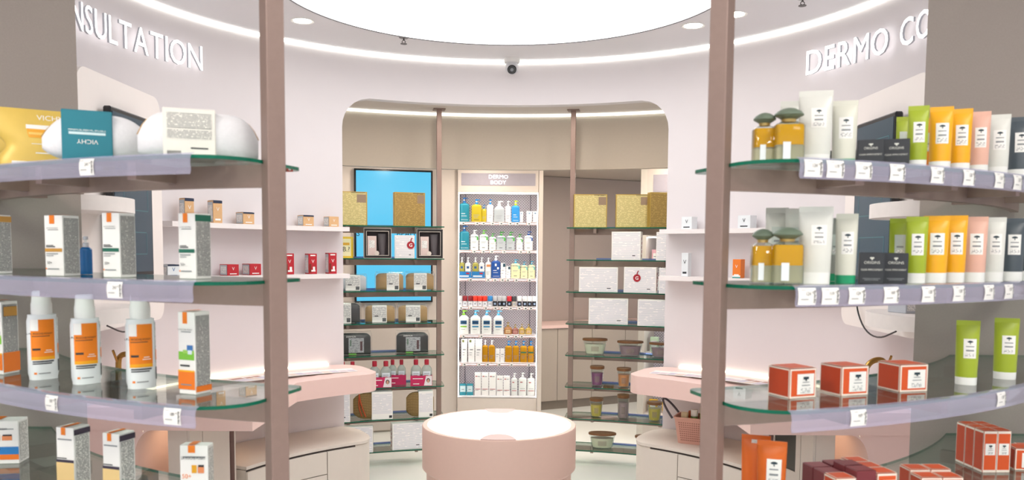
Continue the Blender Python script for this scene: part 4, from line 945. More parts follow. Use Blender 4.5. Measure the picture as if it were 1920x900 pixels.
b = MB(); b.box(L_, .33, zbase, R_, .36, zh, DOTS()); b.build('perforated_back', t)
for x in (L_+.05, R_-.07):
    b = MB(); b.box(x, .322, zbase, x+.008, .33, zh, C('#7d7880', .4)); b.build('shelf_upright', t)
CABZ = [zc(y) for y in (416, 469, 522, 575, 628, 681, 744)]
for i, z in enumerate(CABZ):
    b = MB(); b.box(L_, .02, z-.012, R_, .33, z, C('#e9e6e8', .4)); sh_ = b.build('shelf', t)
    if i < 6:
        b = MB(); b.box(L_, .012, z-.03, R_, .02, z-.002, GL('cab_rail', '#f0e4e4', 1.0, '#ecd9d6', .5)); b.build('price_rail', t)
        b = MB(); b.box(L_+.01, .03, z-.018, R_-.01, .045, z-.0125, EM('cabinet_led', '#ffffff', 11)); b.build('led_strip', t)
b = MB(); b.box(L_+.01, .01, zh-.012, R_-.01, .03, zh-.001, EM('cabinet_led', '#ffffff', 11)); b.build('led_strip', t)
for x0, x1 in ((L_+.0005, L_+.008), (R_-.008, R_-.0005)):
    b = MB(); b.box(x0, .002, zbase, x1, .010, zh, EM('cabinet_led_side', '#ffffff', 5)); b.build('led_strip', t)
tagx = ((867, 893, 905, 922, 938, 955, 968, 990), (888, 905, 921, 944, 975, 991), (881, 914, 927, 941, 951, 967, 992), (863, 882, 910, 928, 940, 957, 973, 985, 995), (868, 902, 953, 967, 978), (870, 898, 914, 936, 959, 992))
for i, xs in enumerate(tagx):
    for x in xs:
        b = MB(); b.box(-.021, 0, 0, .021, .0015, .026, PAPER); b.add([(.0, -.0004, .008), (.016, -.0004, .008), (.016, -.0004, .018), (.0, -.0004, .018)], [(0, 1, 2, 3)], INK); b.add([(-.02, -.0004, .002), (-.016, -.0004, .002), (-.016, -.0004, .024), (-.02, -.0004, .024)], [(0, 1, 2, 3)], C('#c8664a', .5))
        p = on_y(x, 500, YC); tag(b.build('price_tag', loc=(p.x, YC+.010, CABZ[i]-.03)), 'tiny white price tag on shelf rail %s of the DERMO BODY cabinet' % ('one', 'two', 'three', 'four', 'five', 'six')[i], 'price tag', 'price tags of the DERMO BODY cabinet rail %d' % (i+1))
# cabinet products -------------------------------------------------
def cpos(x0, x1, yt, yb, i, dy=.10):
    p = on_y((x0+x1)/2, yb, YC+dy); k = (YC+dy)/F
    return Vector((p.x, YC+dy, CABZ[i]+.0005)), (x1-x0)*k, (yb-yt)*k
def cpump(label, x0, x1, yt, yb, i, body, pump, grp, prints=(), texts=(), bh=.78, **k):
    pos, w, h = cpos(x0, x1, yt, yb, i); return pump_bottle(label, pos, 0, w, min(w*.7, .08), h, body, pump, grp, bh=bh, prints=prints, texts=texts, **k)
TEAL = C('#1f8296', .3); BLU = C('#1f7fc0', .35); YG = GL('yellow_gel', '#e8d84a', .6, '#e2cf3c', .6); CLG = GL('pale_gel', '#e4eaec', .8, '#d8dfe3', .6); LBLUE = C('#2d8fd4', .35)
li = [(-.6, .6, .38, .40, GREYINK), (-.6, .4, .30, .32, GREYINK), (-.5, .3, .22, .24, GREYINK)]
wl = [(-.55, .2, .42, .45, PAPER), (-.55, .5, .3, .32, PAPER), (-.6, .75, .1, .115, PAPER)]
g = 'bottles on the cabinet shelf under the header'
cpump('teal body wash bottle with dark blue pump, cabinet shelf under the header', 861, 880, 370, 415, 0, TEAL, C('#1c5a94', .4), g, wl)
cpump('large yellow gel bottle with blue pump', 884, 903, 372, 414, 0, YG, BLU, g, [(-.5, .5, .1, .13, INK)]+li); cpump('small yellow gel bottle with blue pump', 903, 912, 382, 414, 0, YG, BLU, g, li)
cpump('white lotion bottle with blue pump', 913, 925, 373, 415, 0, C('#e3e3e6', .4), BLU, g, li); cpump('clear rounded lotion bottle with white pump', 926, 946, 376, 415, 0, CLG, WHITE, g, li, sh=.3); cpump('slim white lotion bottle with white pump', 947, 958, 376, 415, 0, C('#e6dfe0', .4), WHITE, g, li)
cpump('bright blue lotion bottle with lime pump', 959, 974, 375, 415, 0, LBLUE, C('#b6d92c', .4), g, wl)
for x0, x1, lb in ((974, 981, 'small white tube beside the bright blue bottle'), (987, 998, 'larger white tube between two smaller ones near the cabinet side'), (999, 1008, 'small white tube touching the cabinet side panel')):
    pos, w, h = cpos(x0, x1, 394 if x0 > 975 else 395, 415, 0); tube(lb, pos, 0, w, w*.6, h, C('#e6e8ea', .4), WHITE, lab=C('#4a7f9c', .5), labz=(.75, .85), labx=(-.3, .3), mark=False, group='small white tubes on the cabinet shelf under the header')
CV = C('#e9ece8', .35); CVG = C('#3fae3a', .4); CVB = C('#1f4f9c', .4)
def cera(label, x0, x1, yt, yb, i, body, pump, corner, grp):
    pr = [(.25, .95, .62, .92, corner), (.2, .6, .60, .80, body), (-.6, .5, .5, .52, GREYINK), (-.6, .3, .44, .455, GREYINK), (-.4, .3, .14, .17, INK)]
    return cpump(label, x0, x1, yt, yb, i, body, pump, grp, pr, [(-.25, .84, .1, 'CeraVe', C('#2c3f6b', .5))], bh=.80)
g = 'bottles on the second cabinet shelf'
cpump('teal body wash bottle with blue pump, second cabinet shelf', 861, 880, 422, 467, 1, TEAL, C('#1c5a94', .4), g, wl)
for x0, x1, yt, c, m, lb in ((882, 897, 430, WHITE, CVG, 'white lotion bottle with white pump and green corner'), (899, 915, 430, C('#7ccf4a', .4), CVG, 'white lotion bottle with lime pump and green corner beside the white-pumped one'), (917, 930, 436, CVG, CVG, 'smaller white lotion bottle with green pump'),
                           (931, 948, 433, CVG, CVG, 'clear lotion bottle with green pump, first of the twin pair'), (949, 965, 433, CVG, CVG, 'clear lotion bottle with green pump, second of the twin pair'), (968, 980, 437, CVG, CVG, 'small slim lotion bottle with green pump'), (983, 999, 432, CVB, CVB, 'white lotion bottle with navy pump and navy corner')):
    cera(lb, x0, x1, yt, 467, 1, CV if 'clear' not in lb else CLG, c, m, g)
g = 'bottles on the third cabinet shelf'
for x0, x1, b_, lb in ((861, 871, C('#a9a34a', .3), 'olive oil cleanser bottle in the first blue tray'), (872, 883, CV, 'white balm bottle in the first blue tray'), (886, 897, C('#a9a34a', .3), 'olive oil cleanser bottle in the second blue tray'), (898, 908, CV, 'white balm bottle in the second blue tray')):
    pos, w, h = cpos(x0, x1, 481, 510, 2); pos.z += .02
    pump_bottle(lb, pos, 0, w, .05, h+.03, b_, WHITE, g, bh=.72, prints=[(-.4, .4, .55, .72, C('#1f4f8c', .4)), (-.5, .5, .3, .32, GREYINK)])
for x0, x1, lb in ((860, 884, 'first'), (885, 909, 'second')):
    pos, w, h = cpos(x0, x1, 508, 520, 2); b = MB(); m = C('#1b78b8', .4)
    b.box(-w/2, -.04, 0, w/2, .04, .015, m); b.box(-w/2, -.04, .015, w/2, -.036, h, m); b.add([(-w*.4, -.0406, .012), (w*.3, -.0406, .012), (w*.3, -.0406, .024), (-w*.4, -.0406, .024)], [(0, 1, 2, 3)], PAPER); b.add([(w*.1, -.0406, .038), (w*.35, -.0406, .038), (w*.35, -.0406, .052), (w*.1, -.0406, .052)], [(0, 1, 2, 3)], RED)
    tag(b.build('promotion_tray', loc=pos), 'blue cardboard tray holding an olive and a white bottle, %s of two' % lb, 'tray', 'blue promotion trays')
cpump('white lotion bottle with an orange neck tag', 910, 921, 482, 520, 2, CV, WHITE, g, [(-.6, .9, .7, .85, C('#e0935a', .5))]+li); cpump('large navy blue lotion bottle with white pump', 921, 938, 479, 521, 2, C('#1b4f9c', .35), WHITE, g, [(-.2, .2, .68, .82, PAPER), (.3, .7, .5, .62, PAPER)]+wl)
for x0, x1, yt, lb in ((939, 948, 492, 'white carton with dark corner beside the navy bottle'), (949, 957, 498, 'shorter white carton with dark corner')):
    pos, w, h = cpos(x0, x1, yt, 520, 2); carton('skincare_carton', lb, 'box', pos, 0, w, w*.8, h, PAPER, [('F', .45, .75, .95, .97, C('#1f4a5c', .5)), ('F', .15, .5, .7, .53, GREYINK), ('F', .15, .3, .5, .33, GREYINK)])
AQ = C('#49a7c8', .4); PY = C('#e6e6b8', .35)
for x0, x1, yt, lb in ((958, 975, 485, 'large pale yellow cleanser bottle with aqua pump'), (976, 989, 489, 'smaller pale yellow cleanser bottle with aqua pump, middle'), (990, 1003, 488, 'smaller pale yellow cleanser bottle with aqua pump by the cabinet side')):
    cera(lb, x0, x1, yt, 520, 2, PY, AQ, C('#6cc4bc', .4), g)
# roll-ons
ro = [('#c9c9cc', 0), ('#8d1f28', 0), ('#8d1f28', 0), ('#e23a26', 0), ('#e23a26', 0), ('#e23a26', 0), ('#2f86c8', 0), ('#bfc0c4', 1), ('#bfc0c4', 1), ('#bfc0c4', 1), ('#d42b35', 1), ('#45454a', 2), ('#eceded', 1), ('#eceded', 1), ('#eceded', 1), ('#eceded', 1)]
xs = [863, 872, 882, 891, 900, 909, 919, 928, 937, 945, 955, 964, 974, 984, 993, 1002]
nm = {'#c9c9cc': 'grey', '#8d1f28': 'dark red', '#e23a26': 'bright red', '#2f86c8': 'blue', '#bfc0c4': 'silver', '#d42b35': 'crimson', '#45454a': 'charcoal', '#eceded': 'white'}
for x, (c, k_) in zip(xs, ro):
    pos, w, h = cpos(x-4.6, x+4.6, 555, 574, 3, .08); r = w/2; bc = (C('#e6e8ec', .4), C('#23252b', .4), C('#c9c2b4', .4))[k_]
    t = thing_at('roll_on_deodorant', '%s capped roll-on deodorant with %s body in the cabinet row' % (nm[c], ('white', 'black', 'beige')[k_]), 'deodorant', pos, 0, 'roll-on deodorants, %s caps' % nm[c])
    b = MB(); b.lathe([(r*.8, 0), (r*.9, .006), (r*.9, h*.42), (r*.7, h*.52)], bc, 16); b.build('roller_body', t)
    b = MB(); b.lathe([(r*.98, h*.5), (r, h*.55), (r, h*.93), (r*.85, h)], C(c, .35), 16); b.build('cap', t)
    b = MB(); z0 = h*.15; b.add([(-r*.4, -r*.93, z0), (r*.4, -r*.93, z0), (r*.4, -r*.93, z0+h*.18), (-r*.4, -r*.93, z0+h*.18)], [(0, 1, 2, 3)], C('#8fa3c0' if k_ == 1 else '#a8b0b8', .5)); b.build('label', t)
# shelf five: big white lotion bottles and amber ones
g = 'large white lotion bottles in the cabinet'
for x0, x1, pc, bd, lb in ((860, 879, '#8ccf3a', '#86bf4a', 'large white lotion bottle with lime pump and green band'), (882, 901, '#5ab4dc', '#3f8fb8', 'large white lotion bottle with light blue pump next to the lime one'), (903, 922, '#5ab4dc', '#3f8fb8', 'large white lotion bottle with light blue pump, middle of the blue three'), (925, 944, '#5ab4dc', '#3f8fb8', 'large white lotion bottle with light blue pump beside the amber bottles')):
    cpump(lb, x0, x1, 582, 626, 4, CV, C(pc, .4), g, [(-.62, .62, .52, .72, C('#1f5f8c', .4)), (-.5, .5, .57, .67, C('#123a5c', .4)), (-.62, .62, .36, .44, C(bd, .4)), (-.5, .3, .24, .26, GREYINK)], bh=.80, sh=.22)
for x0, x1, yt, c, lb in ((945, 960, 604, '#a9713a', 'amber oil bottle with gold cap'), (960, 972, 608, '#9c5f52', 'rose brown oil bottle with gold cap'), (973, 984, 607, '#c2a03a', 'golden yellow oil bottle beside the rose brown one'), (985, 997, 607, '#c2a03a', 'golden yellow oil bottle by the cabinet side')):
    cpump(lb, x0, x1, yt, 626, 4, C(c, .15, coat=.5), C('#c9a95a', .3, .6), 'small oil bottles in the cabinet', [(-.6, .6, .15, .6, C('#d9b98a' if '#9c' not in c else '#c08a80', .4)), (-.4, .4, .3, .34, INK)], bh=.66, nozzle=0, sh=.35)
# shelf six
for x0, x1, yt, lb, dot in ((865, 876, 636, 'tall white carton with round olive seal, by the cabinet side', 1), (878, 890, 636, 'tall white carton with round olive seal, beside a plain one', 1), (891, 904, 636, 'tall plain white carton without seal', 0)):
    pos, w, h = cpos(x0, x1, yt, 679, 5); carton('skincare_carton', lb, 'box', pos, 0, w, w*.7, h, PAPER, [('F', .25, .52, .75, .56, GREYINK), ('F', .2, .4, .6, .42, GREYINK), ('F', .2, .30, .55, .32, GREYINK)]+([('F', .15, .86, .5, .97, C('#6f7440', .5))] if dot else []), (), 'tall white cartons on the sixth cabinet shelf')
HON = GL('honey_gel', '#e6a81c', .5, '#dba01a', .7); g = 'golden gel bottles in the cabinet'
for x0, x1, lb in ((904, 915, 'golden gel bottle with white pump next to the tall white cartons'), (916, 928, 'golden gel bottle with white pump beside the short white cartons')): cpump(lb, x0, x1, 637, 678, 5, HON, WHITE, g, li)
for x0, x1, lb in ((929, 937, 'short white carton beside the golden bottles'), (938, 946, 'short white carton, second')):
    pos, w, h = cpos(x0, x1, 652, 677, 5); carton('skincare_carton', lb, 'box', pos, 0, w, w*.7, h, PAPER, [('F', .2, .55, .8, .6, GREYINK), ('F', .2, .4, .6, .43, GREYINK)], (), 'short white cartons on the sixth cabinet shelf')
for x0, x1, lb, gb in ((947, 960, 'golden gel bottle with blue pump next to the short white cartons', 0), (961, 973, 'golden gel bottle with blue pump, plain, second', 0), (975, 988, 'golden gel bottle with blue pump and green band, first', 1), (989, 1001, 'golden gel bottle with blue pump and green band by the cabinet side', 1)):
    cpump(lb, x0, x1, 638, 678, 5, HON, BLU, g, li+([(-.8, .8, .55, .64, C('#2f6a4a', .5))] if gb else []))
# shelf seven
for x0, x1, lb in ((862, 874, 'teal and white cream carton by the cabinet side'), (875, 887, 'teal and white cream carton beside the tall cartons')):
    pos, w, h = cpos(x0, x1, 721, 742, 6); carton('skincare_carton', lb, 'box', pos, 0, w, w*.8, h, C('#2a93a6', .45), [('F', .08, .3, .92, .85, C('#cfe3e6', .5)), ('F', .3, .5, .7, .55, GREYINK)], (), 'teal cream cartons')
for x0, x1, yt, lb in ((890, 902, 699, 'tall white carton with red stripe next to the teal cartons'), (903, 916, 699, 'tall white carton with red stripe, second'), (917, 930, 699, 'tall white carton with red stripe, third'), (931, 943, 705, 'shorter white carton with red stripe, first'), (944, 956, 705, 'shorter white carton with red stripe, second')):
    pos, w, h = cpos(x0, x1, yt, 742, 6); carton('skincare_carton', lb, 'box', pos, 0, w, w*.7, h, PAPER, [('F', .12, .82, .4, .86, C('#b04a4a', .5)), ('F', .45, .82, .8, .85, GREYINK), ('F', .1, .26, .9, .285, C('#b03a44', .5)), ('F', .1, .22, .6, .24, GREYINK)], (), 'white cartons with a red stripe')
for x0, x1, yt, lb in ((958, 970, 700, 'slim white lotion bottle with white pump beside the cartons'), (972, 987, 699, 'white lotion bottle with white pump, middle'), (988, 1003, 700, 'white lotion bottle with white pump by the cabinet side')):
    cpump(lb, x0, x1, yt, 742, 6, CV, WHITE, 'white pump bottles on the bottom cabinet shelf', [(-.6, 0, .72, .77, C('#b04a4a', .5)), (-.7, .7, .26, .29, C('#b03a44', .5))]+li[:1], bh=.8)
# passage with wash counter
ga = math.atan2(.5, 1.035); M0 = (.575, 9.3, 0)
t = thing('wash_counter', 'long grey wash counter with pale pink top in the passage', 'counter', M0, ga)
GD = C('#b3a89d', .6, vary=.03, scale=60)
b = MB(); b.box(-.9, .04, 0, 2.3, .5, .10, C('#8c8176', .6)); b.build('plinth', t)
b = MB(); b.box(-.9, .02, .10, 2.3, .5, .93, C('#978c82', .6)); b.build('body', t)
for i in range(7):
    b = MB(); x = -.9+i*.457; b.box(x+.003, 0, .105, x+.454, .02, .925, GD)
    b.build('door', t)
b = MB(); b.box(-.9, -.015, .93, 2.3, .52, .965, PINK); b.build('counter_top', t)
b = MB(); b.lathe([(.12, .966), (.17, .972), (.155, .972), (.10, .968)], C('#c9c6c4', .2, .8), 28, c=(1.05, .22), sy=.7); b.build('basin', t)
b = MB(); b.box(-1.2, .53, 0, 2.6, .6, 2.675, C('#ada19a', .75, vary=.05, scale=160)); o = b.build('wall_passage', loc=M0, rot=ga); struct(o)
p = on_y(1186, 576, 10.2); q = Matrix.Rotation(ga, 4, 'Z') @ Vector((1.02, .53, 0)); t = thing('tap', 'bronze wall tap above the wash counter in the passage', 'tap', (M0[0]+q.x, M0[1]+q.y, 1.22), ga)
b = MB(); b.tube([(0, 0, 0), (0, -.1, 0), (-.02, -.16, -.01), (-.03, -.18, -.05)], .02, GOLD, 10); b.build('spout', t); b = MB(); b.lathe([(.05, 0), (.05, .012)], GOLD, 18, M=Matrix.Rotation(PI/2, 4, 'X')); b.build('rose', t)
b = MB(); b.tube([(.04, -.06, .0), (.05, -.09, -.12)], .012, GOLD, 8); b.build('lever', t)
q = Matrix.Rotation(ga, 4, 'Z') @ Vector((-.16, .525, 0)); zt, zb = on_y(1025, 378, 9.7).z, on_y(1025, 503, 9.7).z
b = MB(); t = thing('display_screen', 'narrow blue screen in the passage beside the DERMO BODY cabinet', 'screen', (M0[0]+q.x, M0[1]+q.y, zb), ga)
b.box(-.25, -.04, 0, .12, -.001, zt-zb, DARK, bev=.003); b.build('casing', t); b = MB(); b.box(-.24, -.042, .02, .105, -.04, zt-zb-.02, EM('blue_screen', '#1f6f98', .6)); b.build('screen', t)
# second lit cabinet behind the right shelves
p0 = pol(RB-.2, aR+7.5); t = thing('display_cabinet', 'second lit wall cabinet half hidden behind the candle shelving', 'cabinet', (p0.x, p0.y, 0), math.radians(-(aR+7.5)))
hw2 = math.radians(7.5)*RB
b = MB(); b.box(-hw2, 0, 0, -hw2+.06, .4, 2.675, C('#ddd5cb', .5)); b.build('side_panel', t); b = MB(); b.box(hw2-.06, 0, 0, hw2, .4, 2.675, BEIGE); b.build('side_panel', t)
b = MB(); b.box(-hw2+.06, 0, 2.22, hw2-.06, .4, 2.675, BEIGE); b.build('header', t); b = MB(); b.box(-hw2+.12, -.004, 2.36, hw2-.12, -.0005, 2.52, C('#a9a3ad', .12)); b.build('sign_panel', t)
b = MB(); b.box(-hw2+.06, .36, .1, hw2-.06, .4, 2.22, DOTS()); b.build('perforated_back', t); b = MB(); b.box(-hw2+.06, 0, 0, hw2-.06, .4, .25, BEIGE); b.build('plinth', t)
c2z = (.27, .55, .84, 1.12, 1.4, 1.68, 1.95)
for z in c2z[1:]:
    b = MB(); b.box(-hw2+.06, .02, z-.012, hw2-.06, .36, z, C('#e9e6e8', .4)); b.build('shelf', t); b = MB(); b.box(-hw2+.07, .03, z-.018, hw2-.07, .045, z-.0125, EM('cabinet_led', '#ffffff', 11)); b.build('led_strip', t)
Mt = Matrix.Translation(p0) @ Matrix.Rotation(math.radians(-(aR+7.5)), 4, 'Z')
def c2(x, z, y=.12): v = Mt @ Vector((x, y, 0)); return Vector((v.x, v.y, z+.0005))
rr = math.radians(-(aR+7.5))
cc = ['#f2c21c', '#e7e3d0', '#c9e0c0', '#2a7fc4', '#e6ecef', '#f0b9c4']
nmz = ['yellow', 'cream', 'pale green', 'blue', 'white', 'pink']
for zi, z in enumerate((.271, .55, .84, 1.12, 1.4, 1.68)):
    for i in range(4):
        ci = (zi+i*2) % 6 if zi else 0; x = -hw2+.13+i*.13
        carton('skincare_carton', '%s carton on %s of the second lit cabinet' % (nmz[ci], ('the plinth', 'the lowest shelf', 'the second shelf', 'the middle shelf', 'the fourth shelf', 'the fifth shelf')[zi]), 'box', c2(x, z), rr, .075, .05, .10+.02*((zi+i) % 3), C(cc[ci], .45), [('F', .15, .3, .85, .75, PAPER), ('F', .25, .5, .75, .55, GREYINK)], (), 'cartons in the second cabinet, %s, shelf %d' % (nmz[ci], zi))
# ------------------------------------------------------------------ goods on the far shelves
RM = 3.23
def fpl(x0, x1, yt, yb, i, R=RM): return place(x0, x1, yt, yb, R, False, LV[i]+.0005)
GOLDP = PRINT('#d2c489', '#a3955c', 120, 60, .46, .4, .62)
GOLDD = PRINT('#ad9050', '#77602f', 120, 60, .46, .4, .62)
def gold_box(label, x0, x1, yt, yb, i, phi, dark=False):
    pos, w, h = fpl(x0, x1, yt, yb, i); d = .06; k = math.radians(abs(phi)); wd = (w-d*math.sin(k))/math.cos(k)
    side = 'L' if phi > 0 else 'R'
    carton('gift_box', label, 'gift box', pos, to_cam(pos, phi), wd, d, h, C('#b99d52', .3, .4), [('F', .03, .02, .97, .97, GOLDD if dark else GOLDP), ('F', .74, .68, .97, .92, C('#8f7a66', .5)), (side, .1, .03, .9, .97, C('#a88a3c', .3, .4)), ('F', .6, .965, .95, .98, INK)], (), 'gold gift boxes')
gold_box('pale gold gift box cut by the round wall, before the turquoise screen', 612, 688, 355, 418, 0, 6); gold_box('gold gift box with dark gold side before the turquoise screen', 737, 797, 358, 421, 0, 14, True)
gold_box('gold gift box standing alone nearest the far post', 1075, 1138, 363, 425, 0, 5); gold_box('gold gift box between two others, brown corner label', 1154, 1217, 362, 424, 0, 4); gold_box('gold gift box turned sideways by the round wall', 1214, 1275, 359, 424, 0, 22, True)
def window_box(label, x0, x1, yt, yb, i, r):
    pos, w, h = fpl(x0, x1, yt, yb, i, 3.148); t = thing_at('gift_box', label, 'gift box', pos, to_cam(pos, r), 'black window gift boxes')
    b = MB(); f = .1*w; fm = C('#17110f', .35); d = .07
    b.box(-w/2, -d/2, 0, w/2, d/2, f, fm); b.box(-w/2, -d/2, h-f, w/2, d/2, h, fm); b.box(-w/2, -d/2, f, -w/2+f, d/2, h-f, fm); b.box(w/2-f, -d/2, f, w/2, d/2, h-f, fm); b.box(-w/2+f, d/2-.006, f, w/2-f, d/2, h-f, C('#3a2c30', .5)); b.build('frame_box', t)
    b = MB(); y = -d/2-.0008; e = .02*w
    for u0, v0, u1, v1 in ((0, 0, 1, .012), (0, .988, 1, 1), (0, 0, .012, 1), (.988, 0, 1, 1), (.09, .09, .91, .105), (.09, .895, .91, .91), (.09, .09, .105, .91), (.895, .09, .91, .91)): b.add([((u-.5)*w, y, v*h) for u, v in ((u0, v0), (u1, v0), (u1, v1), (u0, v1))], [(0, 1, 2, 3)], C('#d9cfc6', .5))
    b.build('border_print', t)
    b = MB(); b.box(-w*.36, -.022, f+.001, -w*.04, .0, h*.74, C('#d8c4c0', .5)); b.add([(-w*.3, -.0226, h*.35), (-w*.1, -.0226, h*.35), (-w*.1, -.0226, h*.6), (-w*.3, -.0226, h*.6)], [(0, 1, 2, 3)], FINE2); b.build('carton', t)
    b = MB()
    def prof(z): u = z/(h*.72); return (w*.13*(.9+.3*u), .02*(1-u*.9)+.001, 2)
    b.loft(prof, [h*.72*j/6 for j in range(7)], C('#4a4448', .35), 18); o = b.build('tube', t); o.location = (w*.17, -.005, f+.002)
    b = MB(); b.lathe([(w*.08, 0), (w*.085, .003)], C('#d9cfc6', .4), 18, M=Matrix.Translation((-.03*w, -d/2-.004, h*.17)) @ Matrix.Rotation(PI/2, 4, 'X')); b.build('seal', t)
window_box('black framed gift box with carton and tube, before the turquoise screen', 682, 733, 425, 481, 1, 4); window_box('black framed gift box with carton and tube, next to the far post', 781, 830, 428, 483, 1, 4)
STR = PRINT('#f4f1f2', '#c3c7d4', 110, 22, .40, line=.66)
def white_box(label, x0, x1, yt, yb, i, phi=0, side=None, tagx=None, R=3.148, d=.07):
    pos, w, h = fpl(x0, x1, yt, yb, i, R); k = math.radians(abs(phi)); wd = (w-d*math.sin(k))/math.cos(k) if phi else w
    pr = [('F', .03, .03, .97, .97, STR), ('F', .72, .14, .82, .17, INK)]; pr += [('R', 0, 0, 1, 1, C('#ece4e0', .5))]+[('R', .3+.2*(q % 2), .1+.15*q, .6+.2*(q % 2), .2+.15*q, C('#a5403c', .5)) for q in range(5)]+[('L', 0, 0, 1, 1, C('#ece4e0', .5))]+[('L', .3+.2*(q % 2), .1+.15*q, .6+.2*(q % 2), .2+.15*q, C('#a5403c', .5)) for q in range(5)]
    carton('gift_box', label, 'gift box', pos, to_cam(pos, phi), wd, d, h, PAPER, pr, (), 'white printed gift boxes')
    if tagx is not None:
        r0 = to_cam(pos, phi); M_ = Matrix.Translation(pos) @ Matrix.Rotation(r0, 4, 'Z'); kx = (pos.y)/F; r = .031
        v = M_ @ Vector(((tagx-(x0+x1)/2)*kx, -d/2-.003, h*.58)); b = MB()
        b.lathe([(r, 0), (r, .0018)], C('#a81a2a', .45), 24, M=Matrix.Rotation(PI/2, 4, 'X')); flat(b, text('G', r*.9, 1, .02), PAPER, (0, -.0026, 0), (1, 0, 0), (0, 0, 1))
        b.tube([(0, -.001, r*.8), (.003, -.001, r*1.5), (.012, -.0, r*1.9)], .004, C('#a81a2a', .5), 6)
        tag(b.build('gift_tag', loc=v, rot=r0), 'round red tag on the '+' '.join(label.split()[:9]), 'tag', None)
white_box('white striped gift box between the black window boxes', 740, 777, 440, 483, 1, 0, tagx=770, d=.05)
pos, w, h = fpl(628, 662, 442, 482, 1); t = thing_at('gift_pouch', 'yellow printed pouch with round emblem cut by the round wall', 'gift pouch', pos, to_cam(pos), None)
def yp(z): u = z/h; return (w/2, .003+.025*(1-u), 3)
b = MB(); b.loft(yp, [h*j/8 for j in range(9)], C('#e3bf2a', .4), 24); b.build('pouch', t); b = MB(); b.patch(yp, -.2, .75, .1*h, .9*h, C('#efe6b8', .4)); b.stick(yp, text('B.?', h*.22), INK, w*.12, h*.42, .0016); b.patch(yp, -.1, .6, .6*h, .72*h, C('#d9a21c', .4), .0012); b.build('print', t)
def film_pouch(label, x0, x1, yt, yb, i, c, kind, s0, s1, phi=0):
    pos, w, h = fpl(x0, x1, yt, yb, i); t = thing_at('toiletry_bag', label, 'pouch', pos, to_cam(pos, phi), 'film wrapped toiletry bags'); d = .10
    m = C(c, .55 if kind != 'black' else .3, .25 if kind == 'kraft' else 0, vary=.12, scale=40, bump=.3)
    R_ = []
    for j in range(19):
        u = -1+2*j/18; hh = h*.92*(1-.16*abs(u)**8); dd = d/2*(1-.35*abs(u)**4); r = []
        for q in range(20):
            a_ = 2*PI*q/20; cq, sq = math.cos(a_), math.sin(a_); r.append((u*w*.46, dd*math.copysign(abs(cq)**.6, cq), .002+hh/2+hh/2*math.copysign(abs(sq)**.55, sq)))
        R_.append(r)
    b = MB(); b.rings(R_, m); b.build('bag', t)
    b = MB(); c0, c1 = (s0-(x0+x1)/2)/(x1-x0)*w, (s1-(x0+x1)/2)/(x1-x0)*w; y = -d/2-.003
    if kind == 'black':
        b.add([(c0, y, h*.12), (c1, y, h*.12), (c1, y, h*.74), (c0, y, h*.74)], [(0, 1, 2, 3)], PRINT('#8f9296', '#c9cdd0', 160, 60, .45)); b.add([(c1-.03, y-.0006, h*.2), (c1-.012, y-.0006, h*.2), (c1-.012, y-.0006, h*.6), (c1-.03, y-.0006, h*.6)], [(0, 1, 2, 3)], C('#4a1f26', .4)); b.add([(c0+.01, y-.0006, h*.4), (c0+.022, y-.0006, h*.4), (c0+.022, y-.0006, h*.66), (c0+.01, y-.0006, h*.66)], [(0, 1, 2, 3)], C('#5f7a6a', .4))
        flat(b, text('CAUDALIE' if 0 else 'DERMOR', h*.07, 1), PAPER, (c0+.02, y-.0002, h*.80), (1, 0, 0), (0, 0, 1)); b.add([(c0, y-.0007, .003), (c0+.5*(c1-c0), y-.0007, .003), (c0+.5*(c1-c0), y-.0007, h*.09), (c0, y-.0007, h*.09)], [(0, 1, 2, 3)], C('#6aa84a', .5)); b.build('label', t)
    else:
        b.box(c0, y, .001, c1, d/2+.002, h*.93, PAPER, bev=.002); lbm = PRINT('#f0efec', '#a9abae', 170, 90, .46)
        b.add([(c0+.004, y-.0007, h*.3), (c1-.004, y-.0007, h*.3), (c1-.004, y-.0007, h*.86), (c0+.004, y-.0007, h*.86)], [(0, 1, 2, 3)], lbm); b.add([(c1-.036, y-.0007, h*.06), (c1-.006, y-.0007, h*.06), (c1-.006, y-.0007, h*.26), (c1-.036, y-.0007, h*.26)], [(0, 1, 2, 3)], PRINT('#55585c', '#dddddd', 2, 900, .5)); b.add([(c0+.02, y-.0008, h*.33), (c0+.05, y-.0008, h*.33), (c0+.05, y-.0008, h*.39), (c0+.02, y-.0008, h*.39)], [(0, 1, 2, 3)], INK); b.build('paper_sleeve', t)
    b = MB(); R_ = []
    for j, u in enumerate((-1, -.92, -.5, 0, .5, .92, 1)):
        hh = h*(1.0 if abs(u) < 1 else .85)*(1+.03*(j % 2)); dd = d/2+.008*(1 if abs(u) < .95 else -2); R_.append([(u*w*.5, dd*math.copysign(abs(math.cos(a_))**.5, math.cos(a_)), .001+hh/2+hh/2*math.copysign(abs(math.sin(a_))**.5, math.sin(a_))) for a_ in [2*PI*q/16 for q in range(16)]])
    b.rings(R_, FILM); b.build('film_wrap', t)
KR = '#b08f5e'
film_pouch('grey-white wrapped toiletry bag with printed sleeve, cut by the round wall', 634, 688, 514, 545, 2, '#c4c8d0', 'grey', 648, 675)
film_pouch('kraft brown wrapped toiletry bag beside the grey-white one', 703, 758, 512, 546, 2, KR, 'kraft', 725, 748); film_pouch('kraft brown wrapped toiletry bag near the far post, over the screen', 759, 815, 512, 546, 2, KR, 'kraft', 776, 800)
